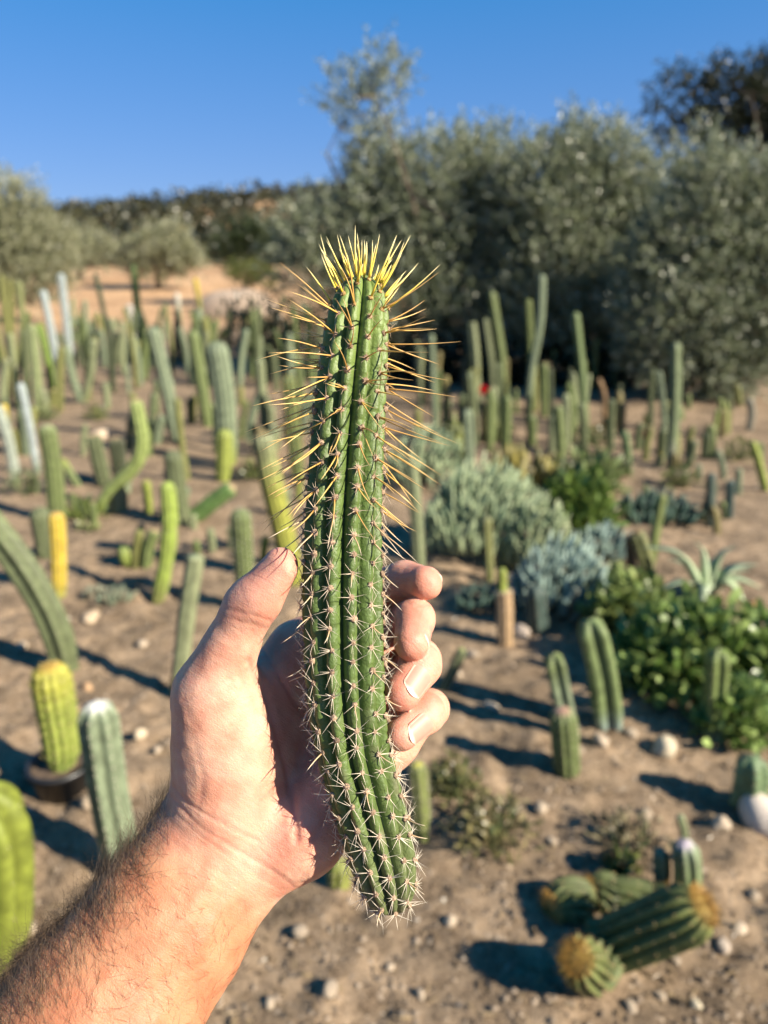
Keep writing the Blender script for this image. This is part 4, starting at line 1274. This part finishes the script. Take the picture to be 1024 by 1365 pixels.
# long spines: one gently bowed shared mesh per colour
def spine_mesh(c0, c1, c2, bow):
    mb = MB()
    t = np.linspace(0, 1, 7)
    C = np.stack([bow * np.sin(t * np.pi) , t * 0, t], 1)
    cl = np.array([np.array(c0) * (1 - x_) + np.array(c1) * x_ if x_ < .6 else np.array(c1) * (1 - (x_ - .6) / .4) + np.array(c2) * (x_ - .6) / .4 for x_ in t])
    tube(mb, C, .0155 * (1 - t) ** .62 + .0006, 5, cl)
    return mb.mesh('spine')
SPM = [spine_mesh((1.0, .74, .06), (1.1, .88, .26), (1.05, .92, .52), .02), spine_mesh((.80, .47, .10), (.95, .65, .24), (.75, .5, .22), .03), spine_mesh((.66, .35, .09), (.86, .55, .2), (.7, .43, .17), -.03),
       spine_mesh((.6, .38, .18), (.85, .65, .42), (.95, .8, .6), .02)]
for m_ in SPM: m_.materials.append(M_SPINE)
longs.sort(key=lambda q: -q[2] - (.02 if q[3] < 400 else 0))
for P, dv, ll, y in longs[:296]:
    me_ = SPM[0] if y < 412 else (SPM[3] if y > 690 else SPM[1 + int(rng.integers(2))])
    o = bpy.data.objects.new('spine', me_)
    COL.objects.link(o)
    o.parent = hroot
    wdir = Vector(M4[:3, :3] @ dv); wp = Vector(to_world(P[None])[0] - HB)
    q = wdir.to_track_quat('Z', 'Y').to_matrix().to_4x4()
    th = .030 if y < 430 else .028
    tk = th * (1.1 if y < 412 else .82)
    o.matrix_local = Matrix.Translation(wp) @ q @ Matrix.Rotation(rng.uniform(0, 6.28), 4, 'Z') @ Matrix.Diagonal((tk, tk, ll, 1))

# ------------------------------------------------------------------ hand and forearm: one continuous skin from a distance field
def axis_grid(lo, hi, flo, fhi, st, g=1.06):
    return spaced(lo, hi, flo, fhi, st, g)
ST = .00085
hx = axis_grid(-.30, .045, -.135, .035, ST)
hy = axis_grid(-.43, .005, -.205, -.005, ST)
hz = axis_grid(-.415, -.17, -.40, -.285, ST)
BIG = .06
def seg_sdf(p, a, b, ra, rb, flat=None):
    """p: three broadcastable axes; rounded cone from a to b; flat=(dir, factor) thins the section along dir"""
    ax = [p[k] - a[k] for k in range(3)]
    ab = b - a
    if flat is not None:
        nv, fc = flat
        nv = nv - np.dot(nv, ab) / np.dot(ab, ab) * ab
        nv = nv / np.linalg.norm(nv)
        h = ax[0] * nv[0] + ax[1] * nv[1] + ax[2] * nv[2]
        ax = [ax[k] + h * (fc - 1) * nv[k] for k in range(3)]
    t = (ax[0] * ab[0] + ax[1] * ab[1] + ax[2] * ab[2]) / np.dot(ab, ab)
    t = np.clip(t, 0, 1)
    d2 = sum((ax[k] - t * ab[k]) ** 2 for k in range(3))
    ts = t * t * (3 - 2 * t) * .5 + t * .5
    return np.sqrt(d2) - (ra + (rb - ra) * ts)
def ell_sdf(p, c, r, Q=None):
    d = [p[k] - c[k] for k in range(3)]
    if Q is not None:
        d = [sum(d[k] * Q[i][k] for k in range(3)) for i in range(3)]
    k0 = np.sqrt(sum((d[k] / r[k]) ** 2 for k in range(3)))
    k1 = np.sqrt(sum((d[k] / r[k] ** 2) ** 2 for k in range(3))) + 1e-9
    return k0 * (k0 - 1) / k1
def smin(a, b, k):
    h = np.maximum(k - np.abs(a - b), 0) / k
    return np.minimum(a, b) - h * h * k * .25
shape = (len(hx), len(hy), len(hz))
def blank(): return np.full(shape, BIG, np.float32)
def put(D, fn, lo, hi, k):
    """blend a primitive into D within its box"""
    sl = []
    for ax_, l, h in zip((hx, hy, hz), lo, hi):
        i0 = max(0, np.searchsorted(ax_, l - .03)); i1 = min(len(ax_), np.searchsorted(ax_, h + .03) + 1)
        sl.append(slice(i0, i1))
    sl = tuple(sl)
    p = (hx[sl[0]][:, None, None].astype(np.float32), hy[sl[1]][None, :, None].astype(np.float32), hz[sl[2]][None, None, :].astype(np.float32))
    D[sl] = smin(D[sl], fn(p).astype(np.float32), k)
def put_seg(D, a, b, ra, rb, k, flat=None):
    mr = max(ra, rb)
    put(D, lambda p: seg_sdf(p, a, b, ra, rb, flat), np.minimum(a, b) - mr, np.maximum(a, b) + mr, k)
def put_ell(D, c, r, k, Q=None):
    mr = max(r)
    put(D, lambda p: ell_sdf(p, c, r, Q), c - mr, c + mr, k)

VIEW = np.array([0, 0, 1.])
WR = PC(303, 1122, .338)
ELB = PC(303, 1122, .338) + np.array([-.0505, -.0655, .034]) * 2.75
FQ = ELB - WR
body = blank()
f1 = WR + FQ * .18; f2 = WR + FQ * .36; f3 = WR + FQ * .7
flatv = (np.array([.25, -.1, 1.]), 1.3)
put_seg(body, WR, f1, .0335, .0355, .012, flatv)
put_seg(body, f1, f2, .0355, .040, .012, (flatv[0], 1.18))
put_seg(body, f2, f3, .040, .046, .015, (flatv[0], 1.08))
put_seg(body, f3, ELB, .046, .040, .02)
# heel of the hand, thenar, hypothenar, palm rays
HEEL = PC(330, 1082, .342)
put_seg(body, WR, HEEL, .0315, .029, .014, (VIEW, 1.3))
MCP = {'index': PC(398, 868, .357), 'middle': PC(448, 900, .360), 'ring': PC(492, 942, .358), 'little': PC(520, 988, .350)}
CARP = {'index': PC(318, 1050, .344), 'middle': PC(345, 1070, .347), 'ring': PC(368, 1090, .347), 'little': PC(392, 1098, .343)}
for f_, r_ in (('index', .0150), ('middle', .0148), ('ring', .0142), ('little', .0135)):
    put_seg(body, CARP[f_], MCP[f_], .0165, r_, .012)
# hypothenar pad
d_ = MCP['little'] - CARP['little']; d_ /= np.linalg.norm(d_)
put_seg(body, PC(398, 1108, .336), PC(470, 1030, .337), .0185, .0150, .012)
put_seg(body, PC(375, 1118, .338), PC(405, 1105, .336), .0195, .0185, .012)
# thenar pad and thumb
TH = [PC(302, 1040, .331), PC(281, 916, .319), PC(334, 808, .311), PC(374, 750, .309)]
put_ell(body, PC(305, 985, .327), (.0230, .036, .0205), .014)
put_seg(body, PC(304, 1050, .333), PC(287, 940, .321), .0228, .0170, .012)
put_seg(body, PC(330, 1000, .334), PC(385, 905, .350), .0150, .0125, .014)      # web side of the palm
put_seg(body, PC(298, 942, .331), PC(380, 902, .352), .0115, .0115, .012)       # web between thumb and index
thumb = blank()
put_seg(thumb, TH[1], TH[2], .0150, .0104, .008)
put_seg(thumb, TH[2], TH[3], .0104, .0070, .007, (np.array([-.85, -.5, .15]), 1.05))
put_seg(thumb, PC(350, 800, .305), PC(378, 763, .305), .0074, .0056, .007)       # pad of the thumb
FIN = {
    'index':  [MCP['index'], PC(500, 786, .366), PC(540, 774, .352), PC(567, 776, .336)],
    'middle': [MCP['middle'], PC(545, 822, .366), PC(553, 826, .335), PC(548, 857, .319)],
    'ring':   [MCP['ring'], PC(560, 880, .362), PC(561, 886, .327), PC(536, 924, .315)],
    'little': [MCP['little'], PC(572, 945, .356), PC(568, 950, .326), PC(536, 979, .314)],
}
FR = {'index': (.0125, .0105, .0092, .0082), 'middle': (.0125, .0105, .0090, .0081), 'ring': (.012, .0100, .0091, .0083), 'little': (.0115, .0092, .0085, .0075)}
fing = []
for f_ in FIN:
    D = blank()
    J, rr_ = FIN[f_], FR[f_]
    put_seg(D, J[0], J[1], rr_[0], rr_[1], .004)
    put_seg(D, J[1], J[2], rr_[1], rr_[2], .005)
    put_seg(D, J[2], J[3], rr_[2], rr_[3], .004)
    fing.append(D)
Dall = smin(body, thumb, .010)
out_ = Dall.copy()
for D in fing:
    out_ = np.minimum(out_, smin(Dall, D, .007))
Dall = out_

def surface_nets(X, Y, Z, D):
    S = D < 0
    nx, ny, nz = D.shape
    cs = [S[i:nx - 1 + i, j:ny - 1 + j, k:nz - 1 + k] for i in (0, 1) for j in (0, 1) for k in (0, 1)]
    cnt = sum(c.astype(np.int8) for c in cs)
    mix = (cnt > 0) & (cnt < 8)
    idx = np.argwhere(mix)
    vid = np.full(mix.shape, -1, np.int64)
    vid[mix] = np.arange(len(idx))
    acc = np.zeros((len(idx), 3)); num = np.zeros(len(idx))
    ax = (X, Y, Z)
    for a in range(3):
        b, c = [q for q in range(3) if q != a]
        for ob in (0, 1):
            for oc in (0, 1):
                i0 = idx.copy(); i0[:, b] += ob; i0[:, c] += oc
                i1 = i0.copy(); i1[:, a] += 1
                d0 = D[i0[:, 0], i0[:, 1], i0[:, 2]]; d1 = D[i1[:, 0], i1[:, 1], i1[:, 2]]
                cr = (d0 < 0) != (d1 < 0)
                t = d0[cr] / (d0[cr] - d1[cr])
                p = np.zeros((cr.sum(), 3))
                p[:, a] = ax[a][i0[cr, a]] * (1 - t) + ax[a][i1[cr, a]] * t
                p[:, b] = ax[b][i0[cr, b]]; p[:, c] = ax[c][i0[cr, c]]
                acc[cr] += p; num[cr] += 1
    V = acc / num[:, None]
    Q = []
    for a in range(3):
        b, c = (a + 1) % 3, (a + 2) % 3
        s0 = [slice(None)] * 3; s1 = [slice(None)] * 3
        s0[a] = slice(0, -1); s1[a] = slice(1, None)
        e = np.argwhere(S[tuple(s0)] != S[tuple(s1)])
        e = e[(e[:, b] > 0) & (e[:, c] > 0) & (e[:, b] < D.shape[b] - 1) & (e[:, c] < D.shape[c] - 1)]
        ins = S[e[:, 0], e[:, 1], e[:, 2]]
        def cell(db, dc):
            q = e.copy(); q[:, b] += db; q[:, c] += dc
            return vid[q[:, 0], q[:, 1], q[:, 2]]
        q = np.stack([cell(-1, -1), cell(0, -1), cell(0, 0), cell(-1, 0)], 1)
        q[~ins] = q[~ins][:, ::-1]
        Q.append(q)
    Q = np.concatenate(Q)
    return V, Q[(Q >= 0).all(1)]
HV, HQ = surface_nets(hx, hy, hz, Dall)

def vert_smooth(V, Q, it, lam=.5):
    E_ = np.concatenate([Q[:, [0, 1]], Q[:, [1, 2]], Q[:, [2, 3]], Q[:, [3, 0]]])
    E_ = np.unique(np.sort(E_, 1), axis=0)
    deg = np.bincount(E_.ravel(), minlength=len(V))[:, None] + 1e-9
    for k in range(it):
        S_ = np.zeros_like(V)
        for d_ in range(3):
            S_[:, d_] = np.bincount(E_[:, 0], V[E_[:, 1], d_], len(V)) + np.bincount(E_[:, 1], V[E_[:, 0], d_], len(V))
        V = V + lam * (S_ / deg - V)
    return V
HV = vert_smooth(HV, HQ, 4)
def vnormals(V, Q):
    n = np.cross(V[Q[:, 2]] - V[Q[:, 0]], V[Q[:, 3]] - V[Q[:, 1]])
    N = np.zeros_like(V)
    for k in range(4):
        for d_ in range(3):
            N[:, d_] += np.bincount(Q[:, k], n[:, d_], len(V))
    return N / (np.linalg.norm(N, axis=1)[:, None] + 1e-12)
HN = vnormals(HV, HQ)
hpx = 512 + HV[:, 0] / -HV[:, 2] * F
hpy = 682.5 - HV[:, 1] / -HV[:, 2] * F

def poly_dist(px, py, P):
    best = np.full(len(px), 1e9)
    P = np.asarray(P, float)
    for a, b in zip(P[:-1], P[1:]):
        ab = b - a
        t = np.clip(((px - a[0]) * ab[0] + (py - a[1]) * ab[1]) / (ab @ ab), 0, 1)
        best = np.minimum(best, np.hypot(px - a[0] - t * ab[0], py - a[1] - t * ab[1]))
    return best
def crv(P): return resample(np.array([(x, y, 0) for x, y in P]), 40)[:, :2]
# creases and folds on the palm side: (points, width px, depth mm)
CREASES = [
    (crv([(230, 1062), (262, 1098), (315, 1132), (360, 1158), (390, 1182)]), 2.8, .30),
    (crv([(238, 1088), (280, 1122), (330, 1160), (372, 1186)]), 2.4, .16),
    (crv([(232, 1048), (255, 1074), (300, 1100), (345, 1122)]), 3.0, .35),
    (crv([(332, 882), (352, 925), (372, 985), (388, 1050), (396, 1120)]), 5.0, 1.0),
    (crv([(352, 868), (390, 930), (430, 985), (450, 1040)]), 4.0, .7),
    (crv([(242, 935), (275, 922), (305, 905)]), 3.0, .25),
    (crv([(300, 812), (330, 818), (362, 828)]), 2.6, .2),
    (crv([(296, 822), (326, 830), (356, 838)]), 2.2, .14),
    (crv([(318, 902), (335, 935), (345, 975)]), 3.0, .3),
    (crv([(262, 1085), (270, 1040), (262, 1000)]), 4.0, .2),
    (crv([(385, 1150), (415, 1120), (440, 1085)]), 3.5, .3),
    (crv([(400, 1170), (425, 1140)]), 3.0, .25),
    (crv([(536, 800), (552, 806), (570, 806)]), 2.2, .2),
]
facing = smooth(.05, .35, HN[:, 2])
disp = np.zeros(len(HV)); redd = np.zeros(len(HV))
for P, wd, dp in CREASES:
    d_ = poly_dist(hpx, hpy, P)
    g = np.exp(-(d_ / wd) ** 2) * facing
    disp -= g * dp * .001
    disp += np.exp(-((d_ - wd * 2.2) / (wd * 1.3)) ** 2) * facing * dp * .00012
    redd += g * min(1, dp)
# soft unevenness of flesh, tendons at the wrist
disp += .00055 * vnoise(HV[:, 0] / .014, HV[:, 1] / .014, HV[:, 2] / .014, s=41) + .0002 * vnoise(HV[:, 0] / .005, HV[:, 1] / .005, HV[:, 2] / .005, s=42)
for P, wd, dp in ((crv([(318, 1120), (250, 1225), (160, 1350)]), 13, .6), (crv([(345, 1130), (280, 1240), (205, 1365)]), 11, .45)):
    d_ = poly_dist(hpx, hpy, P)
    disp += np.exp(-(d_ / wd) ** 2) * facing * dp * .001 * smooth(1095, 1140, hpy)
HV = HV + HN * disp[:, None]
HN = vnormals(HV, HQ)
# skin colour by place
along = ((HV - WR) @ FQ) / (FQ @ FQ)
armness = smooth(-.02, .10, along + .010 * vnoise(HV[:, 0] / .01, HV[:, 1] / .01, HV[:, 2] / .01, s=44))
PALM = np.array([.70, .41, .29]); ARM = np.array([.49, .235, .127]); PINK = np.array([.69, .29, .21]); RED = np.array([.62, .22, .17])
hc = PALM[None] * (1 - armness[:, None]) + ARM[None] * armness[:, None]
def blend(c, col, wgt): return c * (1 - wgt[:, None]) + np.array(col)[None] * wgt[:, None]
tip_w = np.zeros(len(HV))
for f_ in FIN:
    tip_w = np.maximum(tip_w, np.exp(-(np.linalg.norm(HV - FIN[f_][3], axis=1) / .020) ** 2))
tip_w = np.maximum(tip_w, np.exp(-(np.linalg.norm(HV - TH[3], axis=1) / .028) ** 2))
hc = blend(hc, PINK, tip_w * .75)
heel_w = np.exp(-(np.linalg.norm(HV - PC(425, 1085, .325), axis=1) / .024) ** 2)
hc = blend(hc, PINK, heel_w * .5)
hc = blend(hc, PINK, .22 * smooth(0, .6, vnoise(HV[:, 0] / .012, HV[:, 1] / .012, HV[:, 2] / .012, s=47)) * (1 - armness))
hc = blend(hc, RED, np.clip(redd, 0, 1) * .35)
spots = np.zeros(len(HV))
for sx, sy, sr in ((282, 1222, 5), (330, 1010, 9), (255, 910, 6), (345, 1085, 10), (190, 1330, 5)):
    spots += np.exp(-(np.hypot(hpx - sx, hpy - sy) / sr) ** 2) * facing
hc = blend(hc, RED, np.clip(spots, 0, 1) * .3)
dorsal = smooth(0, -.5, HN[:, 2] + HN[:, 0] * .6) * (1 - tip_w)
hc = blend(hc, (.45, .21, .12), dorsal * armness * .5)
me = make_mesh('person', to_world(HV), [HQ], hc)
pl = to_world(ELB[None])[0]
me.transform(Matrix.Translation(-Vector(pl)))
person = link('person', me, M_SKIN, None, pl)
tag(person, 'bare forearm and cupped hand of a person gripping the cactus cutting', 'person')

# finger nails
def nail(J, rr_, dors, t0=.28, t1=1.14, wid=.72, ln=None):
    a, b = J[2], J[3]
    ab = b - a; L = np.linalg.norm(ab); t_ = ab / L
    d = np.asarray(dors, float); d = d - (d @ t_) * t_; d /= np.linalg.norm(d)
    s = np.cross(t_, d)
    n, m = 14, 11
    mb = MB()
    V, c = [], []
    r0, r1 = rr_[2], rr_[3]
    for i in range(n):
        f_ = i / (n - 1)
        for j in range(m):
            g_ = j / (m - 1) * 2 - 1
            # rounded outline at both ends
            wv = (1 - (max(0, .28 - f_) / .28) ** 2 * .55) * (1 - (max(0, f_ - .82) / .18) ** 2 * .45)
            tt = t0 + (t1 - t0) * f_
            tcl = min(tt, 1.0)
            rad = r0 + (r1 - r0) * tcl
            phi = g_ * wid * wv
            over = max(0, tt - 1.0) * L
            drop = over ** 2 / (2 * rad) * .95
            edge = .00028 * (1 - abs(g_) ** 4)
            rr2 = rad + .00005 + edge * .8 - drop
            V.append(a + t_ * (tt * L - .0012 * g_ * g_) + (d * math.cos(phi) + s * math.sin(phi)) * rr2)
            base = np.array([.64, .28, .21])
            lun = max(0, 1 - f_ / .2) * .25
            tipw = smooth(.84, .93, np.array([f_]))[0]
            c.append(base * (1 - tipw) * (1 + lun) + np.array([.84, .62, .49]) * tipw)
    top = np.array(V); low = top - d * .0007
    q = grid_quads(n, m, wrap=False)
    VV = np.vstack([top, low]); N_ = n * m
    rim = [i for i in range(m)] + [i * m + m - 1 for i in range(1, n)] + [(n - 1) * m + j for j in range(m - 2, -1, -1)] + [i * m for i in range(n - 2, 0, -1)]
    rq = [(rim[i], rim[(i + 1) % len(rim)], rim[(i + 1) % len(rim)] + N_, rim[i] + N_) for i in range(len(rim))]
    mb.add(VV, np.vstack([q, q[:, ::-1] + N_, rq]), None, np.vstack([c, c]))
    me_ = mb.mesh('nail')
    me_.transform(Matrix.Translation(-Vector(pl)) @ CAM_M)
    return link('nail', me_, M_NAIL, person)
nail(FIN['index'], FR['index'], (1.0, .2, 0), .4, 1.16)
nail(FIN['middle'], FR['middle'], (.8, -.1, .65))
nail(FIN['ring'], FR['ring'], (.12, -.1, 1))
nail(FIN['little'], FR['little'], (.05, -.15, 1))
nail([0, 0, TH[2], TH[3]], (0, 0, .0104, .0070), (-.75, .25, -.6), .4, 1.02, .7)

# arm hair
def hairs():
    fc = HQ
    cen = HV[fc].mean(1); nrm = HN[fc].mean(1)
    al = ((cen - WR) @ FQ) / (FQ @ FQ)
    across = np.cross(FQ / np.linalg.norm(FQ), VIEW)
    across /= np.linalg.norm(across)
    if across[0] > 0: across = -across             # towards the hairy outer side
    side = nrm @ across
    pxx = 512 + cen[:, 0] / -cen[:, 2] * F; pyy = 682.5 - cen[:, 1] / -cen[:, 2] * F
    area = np.linalg.norm(np.cross(HV[fc[:, 1]] - HV[fc[:, 0]], HV[fc[:, 3]] - HV[fc[:, 0]]), axis=1)
    wgt = (.12 + 1.0 * smooth(-.15, .75, side) ** 1.4 ) * smooth(-.02, .10, al - .05 * (1 - smooth(.2, .8, side))) * (1 - smooth(.42, .5, al))
    wgt *= np.where(nrm[:, 2] < -.75, .3, 1)
    pr = wgt * area; pr /= pr.sum()
    n = 4600
    pick = rng.choice(len(fc), n, p=pr)
    P = cen[pick]; N_ = nrm[pick]; sd = side[pick]
    fdir = -FQ / np.linalg.norm(FQ)                # towards the wrist
    flow = fdir * .35 + across * .75 + rng.normal(size=(n, 3)) * .38
    sw = vnoise(P[:, 0] / .02, P[:, 1] / .02, P[:, 2] / .02, s=51)[:, None]
    flow = flow + fdir * sw * .8
    flow = flow - (flow * N_).sum(1)[:, None] * N_
    flow /= np.linalg.norm(flow, axis=1)[:, None]
    L = (.007 + .014 * rng.random(n)) * (.6 + .5 * smooth(0, .8, sd))
    lift = rng.uniform(.15, .6, n)[:, None]
    ts = np.linspace(0, 1, 6)
    curl = rng.normal(size=(n, 3)) * .25
    C = np.stack([P + (N_ * lift * (t - .45 * t * t) + flow * t + curl * t * t) * L[:, None] - N_ * .0003 for t in ts], 1)
    rad = .000056 * rng.uniform(.8, 1.35, n)
    d0 = C[:, -1] - C[:, 0]; d0 /= np.linalg.norm(d0, axis=1)[:, None]
    A = np.cross(d0, N_); A /= np.linalg.norm(A, axis=1)[:, None] + 1e-9
    B = np.cross(d0, A)
    rings = []
    for i, t in enumerate(ts):
        rt = rad * (1 - .8 * t)
        for a in (0, 2.094, 4.189):
            rings.append(C[:, i] + (A * math.cos(a) + B * math.sin(a)) * rt[:, None])
    V = np.stack(rings, 1).reshape(-1, 3)
    k = np.arange(n)[:, None] * 18
    q = np.concatenate([k + np.array([[i * 3 + j, i * 3 + (j + 1) % 3, i * 3 + 3 + (j + 1) % 3, i * 3 + 3 + j]]) for i in range(5) for j in range(3)])
    c = np.array([.09, .055, .03])[None] * rng.uniform(.6, 1.8, (n, 1))
    mb = MB(); mb.add(V, q, None, np.repeat(c, 18, 0))
    me_ = mb.mesh('arm_hair')
    me_.transform(Matrix.Translation(-Vector(pl)) @ CAM_M)
    o = link('arm_hair', me_, M_HAIR, person)
    tag(o, 'fine dark brown hair along the forearm', kind='stuff')
hairs()
